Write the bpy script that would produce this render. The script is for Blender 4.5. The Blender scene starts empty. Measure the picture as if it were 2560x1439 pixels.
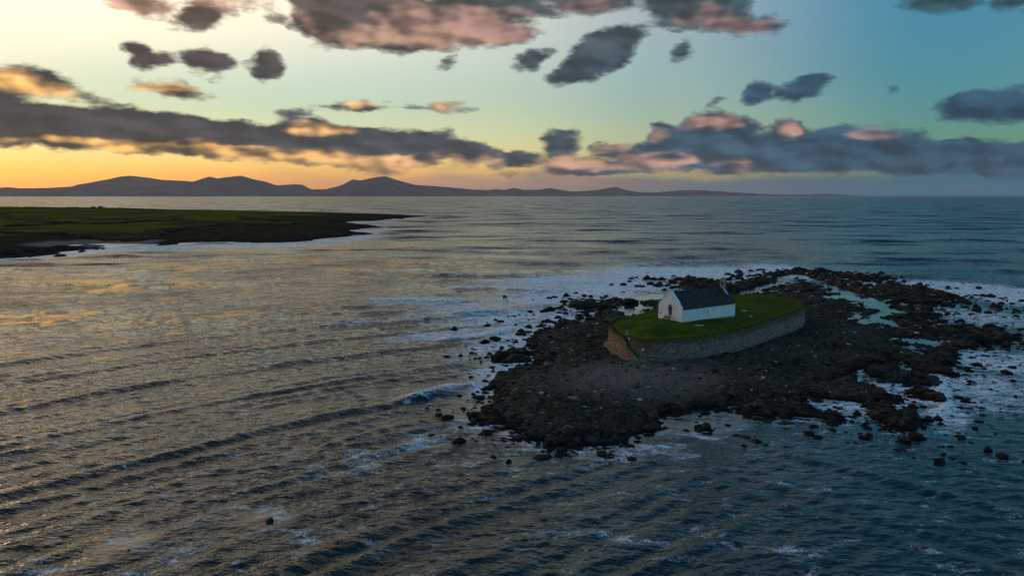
import bpy, bmesh, math, random
import numpy as np
from mathutils import Vector, Matrix, noise as mnoise

# ------------------------------------------------------------------ camera
sc = bpy.context.scene
R = math.radians
cam_d = bpy.data.cameras.new('camera'); cam = bpy.data.objects.new('camera', cam_d)
sc.collection.objects.link(cam); sc.camera = cam
cam.location = (0, 0, 31.0)
cam_d.angle = R(65.447)
cam_d.clip_start = 1.0; cam_d.clip_end = 200000.0
cam.rotation_euler = (R(90 - 6.629), 0, 0)

# ------------------------------------------------------------------ render settings
sc.view_settings.view_transform = 'Standard'
sc.view_settings.look = 'None'
sc.view_settings.gamma = 1.0
sc.view_settings.use_curve_mapping = False
sc.view_settings.exposure = 0.58
sc.render.engine = 'CYCLES'
sc.cycles.max_bounces = 4
sc.cycles.diffuse_bounces = 2
sc.cycles.glossy_bounces = 2
sc.cycles.transmission_bounces = 2
sc.cycles.volume_bounces = 0
sc.cycles.use_denoising = True
sc.cycles.sample_clamp_indirect = 4.0
sc.cycles.use_adaptive_sampling = True
sc.cycles.adaptive_threshold = 0.015
sc.cycles.denoising_prefilter = 'NONE'

# ------------------------------------------------------------------ sky

# clouds: bearing, height, half width, half height (degrees), tilt, weight
CLOUD_BANKS = [
    (-31.87, 4.33, 3.05, 1.4, 0, 1.5), (-28.73, 4.18, 3.48, 1.28, -4, 1.5), (-25.14, 4.12, 3.71, 1.32, -3, 1.5), (-21.58, 3.87, 3.66, 1.23, -6, 1.5),
    (-18.08, 3.64, 3.55, 1.19, -6, 1.5), (-14.16, 3.76, 3.12, 1.35, 0, 1.5), (-10.66, 3.43, 3.5, 1.17, -4, 1.44), (-6.78, 3.3, 3.28, 1.12, 0, 1.44),
    (-3.69, 3.09, 2.86, 0.73, -5, 1.32), (-11.79, 12.41, 3.33, 2.43, 0, 1.38), (-8.85, 11.81, 3.24, 1.96, -20, 1.2), (-5.28, 12.16, 3.71, 1.58, 0, 0.95),
    (-1.39, 13.02, 5.13, 1.06, 0, 1.2), (-20.77, 11.24, 1.89, 0.81, 18, 0.8), (-19.27, 12.03, 1.03, 0.81, 0, 0.6), (-24.45, 8.79, 1.14, 0.79, -20, 0.85),
    (-23.41, 8.52, 1.21, 0.58, 0, 0.7), (-20.52, 8.62, 1.67, 0.89, 0, 0.9), (-16.68, 8.63, 1.11, 0.94, 0, 0.95), (-17.77, 8.68, 1.04, 0.38, 0, 0.5),
    (-30.28, 6.79, 3.0, 0.89, -10, 0.9), (-31.75, 6.23, 1.25, 0.64, 0, 0.8), (-27.98, 5.82, 2.02, 0.41, 0, 0.5), (-23.14, 6.8, 2.68, 0.45, -4, 0.75),
    (-21.7, 6.62, 1.49, 0.32, -8, 0.6), (-10.87, 6.11, 3.05, 0.23, 0, 0.7), (-4.22, 6.07, 2.0, 0.17, 0, 0.55), (-15.17, 5.35, 1.61, 0.19, 0, 0.65),
    (-7.16, 6.01, 1.13, 0.2, 0, 0.6), (-19.46, 7.41, 1.02, 0.22, 0, 0.45), (1.12, 9.32, 1.21, 0.69, 25, 0.85), (2.38, 9.8, 1.15, 0.34, 20, 0.6),
    (4.2, 8.64, 2.0, 0.8, 20, 0.95), (6.41, 9.8, 2.68, 1.38, 25, 1.26), (8.19, 10.54, 1.55, 0.85, 40, 0.85), (11.6, 9.71, 1.05, 0.56, 35, 0.8),
    (-4.48, 9.09, 0.97, 0.4, 20, 0.6), (5.54, 13.04, 3.13, 0.86, 0, 0.9), (12.59, 12.55, 3.74, 1.36, 0, 1.2), (15.51, 11.23, 2.94, 0.67, -5, 0.85),
    (27.43, 11.74, 2.49, 0.56, 0, 0.85), (31.44, 11.17, 1.47, 0.49, 0, 0.8), (16.76, 6.82, 1.11, 0.72, 30, 0.95), (19.6, 6.97, 1.84, 0.73, 18, 0.95),
    (14.22, 6.3, 0.97, 0.33, 30, 0.55), (24.9, 6.57, 0.57, 0.23, 0, 0.55), (29.74, 5.29, 2.17, 1.0, 5, 0.98), (31.81, 5.32, 2.7, 1.03, 0, 0.99),
    (0.0, 2.48, 3.16, 0.63, 0, 0.9), (3.4, 3.87, 1.72, 0.75, 0, 0.85), (2.97, 4.29, 0.86, 0.4, 0, 0.7), (4.52, 4.01, 0.51, 0.57, 0, 0.6),
    (-4.66, 4.34, 0.63, 0.4, 0, 0.75), (3.4, 3.04, 1.72, 0.63, 0, 0.8), (10.51, 3.81, 1.17, 1.11, 0, 1.32), (14.15, 4.3, 2.7, 1.15, 0, 1.44),
    (14.45, 2.95, 5.66, 1.35, 0, 1.5), (18.98, 3.62, 1.4, 1.31, 0, 1.44), (21.86, 3.14, 2.13, 1.35, 0, 1.5), (24.73, 3.02, 2.74, 1.2, 0, 1.44),
    (28.61, 2.38, 3.49, 1.05, 0, 1.38), (31.6, 2.16, 3.07, 1.07, 0, 1.38), (9.02, 2.73, 3.37, 0.74, 0, 0.85), (19.67, 2.13, 5.61, 0.6, 0, 0.98),
    (26.86, 1.86, 6.87, 0.56, 0, 0.98), (6.24, 1.91, 4.55, 0.57, 0, 0.75), (-9.03, 2.12, 3.37, 0.57, 0, 0.8), (-12.59, 2.42, 2.19, 0.39, 0, 0.65),
    (25.42, 3.25, 1.64, 0.78, 0, 0.9),
]
CLOUD_LIT = [
    (-7.49, 11.59, 2.26, 1.43, 0, 0.95), (-3.62, 11.28, 5.11, 1.32, 5, 1.32), (-0.56, 11.04, 2.72, 0.66, 0, 1.32), (-10.49, 10.78, 3.62, 0.79, 0, 0.8),
    (-15.74, 11.89, 2.66, 0.55, -10, 0.5), (-24.41, 11.8, 2.25, 0.66, -10, 1.2), (-19.26, 12.32, 3.59, 0.43, 0, 0.9), (-16.26, 11.68, 1.33, 0.28, -10, 0.7),
    (-30.9, 6.75, 3.18, 0.84, -10, 0.8), (-23.37, 6.94, 2.67, 0.42, -3, 0.9), (-10.6, 6.15, 2.22, 0.2, 0, 0.8), (-4.22, 6.07, 2.1, 0.23, 0, 1.2),
    (-27.02, 3.16, 5.48, 0.26, -2, 0.7), (-20.63, 3.06, 4.53, 0.3, -4, 0.9), (-14.46, 2.46, 4.85, 0.45, 0, 0.9), (-9.31, 2.04, 3.64, 0.74, 0, 0.9),
    (-13.34, 4.42, 2.72, 0.56, 0, 0.8), (-3.69, 2.48, 3.44, 0.57, 0, 0.6), (5.54, 12.97, 2.28, 0.69, 0, 0.7), (13.13, 11.9, 2.73, 0.84, -10, 0.7),
    (15.76, 11.21, 3.08, 0.64, -3, 1.2), (10.09, 4.23, 0.84, 0.51, 0, 0.7), (13.86, 4.9, 2.28, 0.51, 0, 1.2), (18.82, 4.33, 1.08, 0.56, 0, 1.2),
    (23.98, 4.0, 1.68, 0.37, 0, 0.7), (7.34, 3.24, 1.7, 0.46, 0, 0.9), (4.82, 2.33, 3.71, 0.57, 0, 0.9), (9.58, 2.39, 3.52, 0.52, 0, 1.2),
    (15.8, 2.12, 2.4, 0.39, 0, 0.7), (1.42, 1.64, 3.45, 0.35, 0, 0.7),
]
SUN_AZ, SUN_EL = -52.0, 3.5          # degrees right of north (+Y), above the horizon

def make_sky():
    w = bpy.data.worlds.new('World'); sc.world = w; w.use_nodes = True
    nt = w.node_tree; nt.nodes.clear(); L = nt.links.new
    def nd(t, **kw):
        n = nt.nodes.new(t)
        for k, v in kw.items(): setattr(n, k, v)
        return n
    def put(sock, v):
        if isinstance(v, (int, float)): sock.default_value = v
        elif isinstance(v, tuple): sock.default_value = v if len(v) != 3 or sock.type != 'RGBA' else (*v, 1)
        else: L(v, sock)
    def m(op, a, b=0.0, c=None, clamp=False):
        n = nd('ShaderNodeMath', operation=op, use_clamp=clamp)
        put(n.inputs[0], a); put(n.inputs[1], b)
        if c is not None: put(n.inputs[2], c)
        return n.outputs[0]
    def vm(op, a, b=(0, 0, 0)):
        n = nd('ShaderNodeVectorMath', operation=op); put(n.inputs[0], a); put(n.inputs[1], b)
        return n.outputs['Value' if op in ('LENGTH', 'DOT_PRODUCT') else 'Vector']
    def mp(v, a, b, c=0.0, d=1.0, smooth=True):
        n = nd('ShaderNodeMapRange', interpolation_type='SMOOTHSTEP' if smooth else 'LINEAR')
        put(n.inputs[0], v); n.inputs[1].default_value = a; n.inputs[2].default_value = b
        n.inputs[3].default_value = c; n.inputs[4].default_value = d
        return n.outputs[0]
    def mix(f, a, b, bt='MIX'):
        n = nd('ShaderNodeMix', data_type='RGBA', blend_type=bt)
        put(n.inputs[0], f); put(n.inputs[6], a); put(n.inputs[7], b)
        return n.outputs[2]
    def noise(vec, scale, detail, rough=0.5):
        n = nd('ShaderNodeTexNoise', noise_dimensions='2D'); L(vec, n.inputs['Vector'])
        n.inputs['Scale'].default_value = scale; n.inputs['Detail'].default_value = detail
        n.inputs['Roughness'].default_value = rough
        return n
    def comb(x, y, z=0.0):
        n = nd('ShaderNodeCombineXYZ'); put(n.inputs[0], x); put(n.inputs[1], y); put(n.inputs[2], z); return n.outputs[0]
    D = nd('ShaderNodeTexCoord').outputs['Generated']
    s = nd('ShaderNodeSeparateXYZ'); L(D, s.inputs[0]); X, Y, Z = s.outputs
    az = m('MULTIPLY', m('ARCTAN2', X, Y), 57.2958)
    el = m('MULTIPLY', m('ARCSINE', Z), 57.2958)
    # clear evening sky
    sky = nd('ShaderNodeTexSky', sky_type='NISHITA', sun_disc=False)
    sky.sun_elevation = R(SUN_EL); sky.sun_rotation = R(SUN_AZ)
    sky.altitude = 30; sky.air_density = 1.0; sky.dust_density = 0.3; sky.ozone_density = 3.0
    base = sky.outputs[0]
    dsun = vm('DOT_PRODUCT', D, (math.sin(R(SUN_AZ)) * math.cos(R(SUN_EL)), math.cos(R(SUN_AZ)) * math.cos(R(SUN_EL)), math.sin(R(SUN_EL))))
    asun = m('MULTIPLY', m('ARCCOSINE', m('MINIMUM', dsun, 0.99999)), 57.2958)
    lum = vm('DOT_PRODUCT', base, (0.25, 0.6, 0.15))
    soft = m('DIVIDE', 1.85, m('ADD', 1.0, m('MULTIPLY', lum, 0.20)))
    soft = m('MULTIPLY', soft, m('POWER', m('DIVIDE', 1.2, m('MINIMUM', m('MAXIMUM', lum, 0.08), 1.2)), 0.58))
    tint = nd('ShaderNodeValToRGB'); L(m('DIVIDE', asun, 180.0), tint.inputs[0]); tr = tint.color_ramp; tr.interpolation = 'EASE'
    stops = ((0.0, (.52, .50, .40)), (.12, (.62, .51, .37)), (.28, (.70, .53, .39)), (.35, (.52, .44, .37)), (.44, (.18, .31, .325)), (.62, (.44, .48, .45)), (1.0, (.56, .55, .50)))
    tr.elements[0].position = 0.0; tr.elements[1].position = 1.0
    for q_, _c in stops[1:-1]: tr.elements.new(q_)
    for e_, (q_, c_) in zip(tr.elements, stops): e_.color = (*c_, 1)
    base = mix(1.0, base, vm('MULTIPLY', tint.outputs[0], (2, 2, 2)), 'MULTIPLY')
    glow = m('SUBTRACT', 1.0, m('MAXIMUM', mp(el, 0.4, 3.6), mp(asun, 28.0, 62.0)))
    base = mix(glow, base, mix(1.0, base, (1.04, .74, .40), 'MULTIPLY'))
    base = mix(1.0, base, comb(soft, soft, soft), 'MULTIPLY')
    after = m('MULTIPLY', m('MULTIPLY', mp(asun, 8.0, 78.0, 1.0, 0.0), m('MULTIPLY', mp(el, 5.5, 14.0), mp(el, 20.0, 46.0, 1.0, 0.12))), 6.0)  # warm glow added above the low sky so the water reflects gold
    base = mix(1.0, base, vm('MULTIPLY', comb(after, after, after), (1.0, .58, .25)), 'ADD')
    # low moist air over the sea horizon, blue away from the sun
    veil_n = noise(comb(m('MULTIPLY', az, 0.16), el), 1.1, 3.0).outputs[0]
    vh = m('ADD', el, m('MULTIPLY', m('SUBTRACT', veil_n, 0.5), 1.6))
    veil = m('MULTIPLY', mp(vh, 0.6, 2.6, 0.92, 0.0), mp(m('ABSOLUTE', m('SUBTRACT', az, SUN_AZ)), 22.0, 54.0))
    vcol = mix(mp(az, -6.0, 14.0), (1.9, 1.15, .9), mix(mp(az, 6.0, 30.0), (.55, .66, .86), (.04, .55, 1.0)))
    base = mix(veil, base, vcol)
    # clouds: banks and scraps at their bearings and heights, broken up by noise
    P0 = comb(az, el)
    PN = comb(m('MULTIPLY', az, 0.42), el)
    w1 = noise(PN, 0.55, 2.0).outputs['Color']; w2 = noise(PN, 2.6, 3.0).outputs['Color']
    P1 = vm('ADD', P0, vm('MULTIPLY', vm('SUBTRACT', w1, (.5, .5, .5)), (1.4, .55, 0)))
    P1 = vm('ADD', P1, vm('MULTIPLY', vm('SUBTRACT', w2, (.5, .5, .5)), (.5, .32, 0)))
    sp = nd('ShaderNodeSeparateXYZ'); L(P1, sp.inputs[0]); px, py = sp.outputs[0], sp.outputs[1]
    tx = m('MULTIPLY_ADD', px, 1 / 70.0, 0.5); tx3 = comb(tx, tx, tx)
    def field(tab, nb, top):
        # cloud bodies as functions of bearing on nb height bands, blended between bands
        ga = np.linspace(-35, 35, 176)[None, :]; ge = np.linspace(0, top, nb)[:, None]
        tot = np.zeros((nb, 176))
        for (a, e, ra, re, rot, wt) in tab:
            c, s_ = math.cos(R(rot)), math.sin(R(rot)); re = max(re, 0.3)
            u = ((ga - a) * c + (ge - e) * s_) / (ra * 1.25); v = (-(ga - a) * s_ + (ge - e) * c) / (re * 1.25)
            tot = np.maximum(tot, wt * (1 - (u * u + v * v)))
        tot = np.clip(tot, 0, 1.6) / 1.6
        ty = m('MULTIPLY', py, (nb - 1) / top); ty3 = comb(ty, ty, ty); acc = None
        for k in range(0, nb, 3):
            cv = nd('ShaderNodeRGBCurve'); L(tx3, cv.inputs[1])
            for j in range(3):
                pts = cv.mapping.curves[j].points
                row = tot[k + j]
                keep = [i for i in range(176) if i in (0, 175) or abs(row[i]) > 0 or row[i - 1] > 0 or row[i + 1] > 0]
                pts[0].location = (0, row[0]); pts[1].location = (1, row[-1])
                for i in keep[1:-1]: pts.new(i / 175.0, row[i])
                for q in pts: q.handle_type = 'VECTOR'
            cv.mapping.update()
            hat = vm('MAXIMUM', vm('SUBTRACT', (1, 1, 1), vm('ABSOLUTE', vm('SUBTRACT', ty3, (k, k + 1, k + 2)))), (0, 0, 0))
            g = vm('DOT_PRODUCT', cv.outputs[0], hat)
            acc = g if acc is None else m('ADD', acc, g)
        return m('MULTIPLY', acc, 1.6)
    dk = field(CLOUD_BANKS, 36, 14.0); lt = field(CLOUD_LIT, 30, 14.0)
    # the rest of the sky dome carries the same broken cumulus
    inv = m('DIVIDE', 1.0, m('MAXIMUM', m('ADD', Z, 0.12), 0.03))
    PP = comb(m('MULTIPLY', X, inv), m('MULTIPLY', Y, inv))
    gen = noise(PP, 1.7, 4.0, 0.55).outputs[0]
    away = m('MAXIMUM', mp(el, 12.5, 18.0), mp(m('ABSOLUTE', az), 33.0, 42.0))
    gen = m('MULTIPLY', mp(m('ADD', gen, mp(asun, 25.0, 75.0, 0.09, 0.0)), 0.50, 0.70, 0.0, 0.8), away)
    lt = m('MAXIMUM', lt, m('MULTIPLY', gen, mp(asun, 20.0, 80.0, 1.1, 0.0)))
    fb = noise(PN, 0.95, 8.0, 0.62).outputs[0]
    fb = m('SUBTRACT', fb, 0.5)
    allc = m('MAXIMUM', m('MAXIMUM', dk, m('MULTIPLY', lt, 0.75)), gen)
    dens = m('MULTIPLY_ADD', fb, 1.2, allc)
    dens = m('MULTIPLY', dens, mp(allc, 0.02, 0.16))
    cov = mp(dens, 0.13, 0.38)
    thick = mp(dens, 0.16, 0.72)
    # cloud colours: slate bodies, warm where the low sun reaches
    near = mp(asun, 5.0, 60.0, 1.0, 0.0)
    body = mix(mp(az, -28.0, 26.0), (0.21, 0.195, 0.25), (0.15, 0.34, 0.56))
    body = mix(mp(el, 6.0, 12.0), body, mix(mp(az, -28.0, 26.0), (0.4, 0.25, 0.22), (0.17, 0.38, 0.46)))
    warm = mix(mp(az, -30.0, 14.0), (6.4, 3.4, 0.8), (2.3, 1.3, 1.05))
    warm = mix(mp(el, 5.0, 12.0), warm, mix(mp(az, -30.0, 14.0), (2.7, 1.6, 1.12), (1.25, 0.68, 0.66)))
    r1 = noise(PN, 0.72, 2.0, 0.5).outputs[0]; r2 = noise(vm('ADD', PN, (-0.28, -0.34, 0)), 0.72, 2.0, 0.5).outputs[0]
    rel = m('SUBTRACT', r1, r2)
    litn = noise(PN, 0.9, 3.0).outputs[0]
    litf = m('MULTIPLY_ADD', m('SUBTRACT', litn, 0.5), 0.9, m('MULTIPLY_ADD', rel, 1.6, lt))
    litf = m('MULTIPLY', m('MULTIPLY', mp(litf, 0.0, 1.15), mp(lt, 0.0, 0.35)), 0.8)
    rim = m('MULTIPLY', m('MULTIPLY', mp(thick, 0.0, 0.6, 1.0, 0.0), near), 0.35)
    col = mix(m('MAXIMUM', litf, rim, clamp=True), body, warm)
    tex = mp(noise(PN, 0.5, 2.0).outputs[0], 0.3, 0.7, 0.85, 1.18)
    tex = m('MULTIPLY', tex, mp(rel, -0.20, 0.20, 0.72, 1.40))
    col = mix(1.0, col, comb(tex, tex, tex), 'MULTIPLY')
    op = m('MULTIPLY', cov, mp(thick, 0.0, 1.0, 0.45, 0.97))
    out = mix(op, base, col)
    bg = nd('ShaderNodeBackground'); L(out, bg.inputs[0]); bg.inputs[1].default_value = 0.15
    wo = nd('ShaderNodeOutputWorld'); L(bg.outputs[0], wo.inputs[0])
    w.cycles.sampling_method = 'MANUAL'; w.cycles.sample_map_resolution = 512
make_sky()

sun_d = bpy.data.lights.new('sun', 'SUN'); sun = bpy.data.objects.new('sun', sun_d)
sc.collection.objects.link(sun)
sun_d.energy = 0.7; sun_d.angle = R(30); sun_d.color = (1.0, 0.72, 0.46)
_sd = Vector((math.sin(R(SUN_AZ)) * math.cos(R(SUN_EL)), math.cos(R(SUN_AZ)) * math.cos(R(SUN_EL)), math.sin(R(SUN_EL))))
sun.rotation_euler = _sd.to_track_quat('Z', 'Y').to_euler()
sun.location = (-300, 460, 60)

# ------------------------------------------------------------------ survey of the place (metres; x east, y north, sea level 0)
COAST = [
    (-4.8, 109.4), (-3.4, 114.0), (-2.1, 121.1), (-2.9, 128.4), (-1.2, 135.5), (1.8, 139.6), (4.5, 145.4), (7.2, 149.0),
    (5.2, 156.9), (4.7, 169.3), (8.4, 179.4), (12.6, 187.8), (17.7, 193.2), (22.9, 200.3), (25.7, 210.7), (23.7, 222.3),
    (31.3, 233.5), (36.7, 226.5), (42.1, 224.8), (49.2, 237.1), (60.6, 249.8), (73.4, 263.9), (82.2, 275.8), (91.0, 286.1),
    (98.6, 306.2), (108.3, 315.7), (118.9, 327.5), (124.2, 322.4), (117.0, 300.2), (116.9, 287.5), (116.3, 273.3), (114.4, 257.2),
    (115.5, 246.7), (114.4, 235.3), (108.7, 219.9), (114.3, 216.8), (107.3, 203.6), (96.0, 197.0), (99.2, 189.6), (99.0, 181.6),
    (102.8, 183.8), (107.1, 181.6), (106.7, 176.2), (104.4, 168.3), (96.0, 163.7), (90.6, 159.4), (85.2, 152.1), (81.0, 146.5),
    (76.2, 141.9), (73.6, 143.3), (74.0, 147.6), (71.7, 150.2), (68.1, 146.5), (62.4, 141.9), (57.9, 138.0), (56.3, 132.5),
    (52.1, 130.4), (50.2, 126.8), (46.5, 122.3), (44.2, 117.7), (41.2, 115.4), (42.7, 113.6), (43.8, 112.3), (40.3, 111.0),
    (36.4, 110.6), (33.6, 111.4), (34.1, 114.0), (35.7, 115.8), (32.3, 116.3), (29.0, 114.9), (25.2, 112.7), (21.6, 110.6),
    (18.9, 107.8), (15.4, 102.8), (11.9, 99.7), (8.1, 98.0), (5.1, 98.0), (1.6, 101.1), (0.0, 104.7), (-1.9, 107.0),
]
# x, y, half length, half width, turn, height
ISLETS = [
    (65.9, 135.5, 3.54, 4.95, 0.0, 1.3), (68.9, 131.9, 1.85, 4.11, 0.0, 1.2), (52.6, 123.6, 5.81, 5.64, 25.0, 1.6), (57.1, 121.6, 2.07, 2.5, 0.0, 1.0),
    (44.7, 110.6, 1.22, 2.5, 0.0, 0.9), (51.5, 108.6, 1.2, 2.01, 0.0, 0.9), (53.7, 108.6, 1.42, 2.82, 0.0, 1.2), (55.2, 108.2, 1.09, 2.8, 0.0, 1.1),
    (52.1, 104.7, 1.05, 1.69, 0.0, 0.9), (53.6, 114.5, 1.72, 1.78, 0.0, 0.7), (64.6, 121.6, 1.46, 2.5, 0.0, 0.9), (64.6, 118.6, 1.07, 1.91, 0.0, 0.8),
    (75.2, 139.3, 1.54, 3.26, 0.0, 1.0), (0.9, 153.6, 3.22, 4.51, -35.0, 1.8), (7.2, 148.3, 2.23, 3.69, 0.0, 1.2), (20.3, 222.3, 2.68, 5.71, 0.0, 1.0),
    (130.1, 249.8, 6.27, 9.24, 0.0, 1.3), (118.3, 257.2, 5.81, 10.88, 0.0, 1.4), (130.0, 263.9, 4.64, 9.15, 0.0, 1.2), (120.3, 235.3, 3.31, 7.3, 0.0, 1.1),
    (100.5, 173.2, 5.22, 7.0, 0.0, 1.3), (107.7, 174.2, 1.92, 5.06, 0.0, 1.0), (130.9, 301.7, 3.94, 8.94, 0.0, 1.1), (66.9, 275.8, 5.54, 12.5, 0.0, 1.3),
    (-23.4, 73.6, 0.59, 0.57, 0.0, 0.6), (-33.8, 67.2, 0.3, 0.32, 0.0, 0.4), (11.3, 99.0, 1.09, 1.51, 0.0, 1.0), (13.2, 102.1, 1.54, 2.14, 0.0, 1.2),
    (-2.3, 110.8, 2.23, 2.09, 0.0, 0.9), (26.3, 103.9, 0.94, 1.29, 0.0, 0.8), (19.6, 105.8, 0.85, 1.53, 0.0, 1.0),
]
POOLS = [
    (50.9, 140.2, 3.94, 1.66, 44.0), (46.2, 135.7, 3.17, 0.85, 47.0), (85.9, 168.7, 4.66, 4.76, 0.0), (79.8, 161.4, 3.24, 2.18, 0.0),
    (102.9, 239.1, 10.31, 6.17, -35.0), (110.1, 236.3, 4.38, 6.01, -36.0), (71.1, 154.7, 2.03, 1.69, 33.0), (73.4, 154.7, 1.84, 1.7, 32.0),
    (63.8, 154.3, 0.85, 2.4, 0.0), (45.6, 120.2, 0.84, 2.95, 0.0), (109.6, 224.1, 4.5, 4.99, 0.0), (94.7, 196.4, 3.55, 3.21, 0.0),
    (103.2, 213.0, 3.85, 3.01, 0.0), (94.1, 253.1, 1.14, 2.64, 0.0), (38.0, 116.4, 0.58, 1.15, 0.0), (73.3, 159.7, 1.28, 1.71, 0.0),
    (90.9, 160.6, 1.77, 1.73, 0.0), (79.7, 189.0, 1.33, 1.19, 0.0), (40.1, 240.1, 4.82, 5.71, 0.0), (34.8, 221.6, 4.45, 4.88, 0.0),
    (44.4, 244.0, 2.45, 7.87, 0.0), (77.8, 256.3, 3.86, 4.33, 0.0), (28.2, 213.8, 3.22, 3.03, 0.0), (70.7, 254.2, 3.06, 5.33, 0.0),
    (6.6, 143.5, 3.3, 0.32, -72.0),
]
WALL_TOP = [
    (19.93, 153.79), (19.79, 149.1), (20.02, 144.68), (20.51, 140.92), (21.36, 138.91), (22.58, 137.73), (24.06, 136.95), (26.58, 137.34),
    (29.62, 138.51), (33.08, 139.73), (36.91, 142.22), (41.6, 146.07), (47.13, 152.05), (52.92, 159.14), (57.88, 165.33), (61.54, 169.73),
    (63.7, 173.34), (66.07, 179.13), (67.64, 186.04), (66.88, 191.51), (64.41, 195.84), (60.11, 198.03), (54.62, 196.24), (49.02, 193.72),
    (42.15, 189.18), (34.73, 180.38), (28.42, 169.78), (23.92, 162.47), (21.3, 158.27),
]
HEADLAND = [
    (-262.6, 306.2), (-261.6, 371.2), (-259.4, 402.8), (-253.6, 408.1), (-252.2, 425.1), (-266.7, 463.5), (-276.9, 501.1), (-265.7, 513.6),
    (-243.0, 509.4), (-235.5, 505.2), (-227.7, 509.4), (-221.1, 517.9), (-210.7, 531.3), (-193.7, 535.9), (-167.8, 522.3), (-148.1, 526.8),
    (-138.1, 550.3), (-129.5, 586.8), (-123.6, 616.1), (-109.1, 641.6), (-125.8, 669.4), (-144.2, 715.8), (-139.3, 741.5), (-124.8, 778.7),
    (-145.6, 830.9), (-169.0, 865.6), (-195.1, 916.8), (-192.1, 959.3), (-170.7, 974.3), (-158.6, 1039.5), (-150.5, 1114.0), (-120, 1180),
    (-200, 1260), (-330, 1330), (-560, 1420), (-900, 1480), (-1350, 1450), (-1500, 900), (-900, 420),
]
HEAD_REEF = [
    (-257.8, 460.0, 13.86, 24.1, 0.0, 1.8), (-258.6, 443.4, 6.68, 15.99, 0.0, 1.6), (-255.7, 477.8, 5.28, 12.97, 0.0, 1.4), (-255.5, 416.4, 12.54, 16.94, 0.0, 1.8),
    (-241.9, 470.5, 1.89, 7.19, 0.0, 1.0), (-233.0, 408.1, 1.64, 5.42, 0.0, 1.0), (-239.0, 440.3, 2.21, 6.3, 0.0, 0.9), (-218.2, 505.2, 6.34, 12.42, 0.0, 1.3),
    (-244.6, 419.3, 2.1, 5.72, 0.0, 0.9), (-255.3, 402.8, 8.09, 10.56, 0.0, 1.6), (-150.5, 1114.0, 5.59, 60.04, 0.0, 2.2),
]
HEDGES = [
    ('a', [(-646.4, 964.7), (-548.9, 857.2), (-463.1, 758.6), (-413.2, 711.7), (-378.0, 680.2)]),
    ('b', [(-388.2, 605.5), (-379.8, 621.5), (-384.4, 656.2), (-379.2, 695.0)]),
    ('c', [(-357.4, 670.3), (-343.8, 700.9), (-341.6, 758.6), (-329.7, 784.4), (-291.3, 746.3), (-256.5, 711.7)]),
    ('d', [(-267.6, 742.7), (-234.5, 709.8), (-209.2, 720.4), (-205.8, 754.3)]),
    ('e', [(-249.3, 523.4), (-255.4, 579.1), (-259.5, 639.5), (-264.5, 714.0)]),
    ('f', [(-349.6, 544.7), (-313.5, 539.0), (-286.4, 539.0), (-256.7, 533.3)]),
    ('g', [(-292.7, 873.5), (-251.9, 812.0), (-237.9, 841.6)]),
]
SKYLINE_HEDGE = [(-942.2, 1407.5), (-844.4, 1385.4), (-770.1, 1364.1), (-697.5, 1323.3), (-673.0, 1323.3), (-601.2, 1266.5), (-521.8, 1214.3)]
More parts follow.
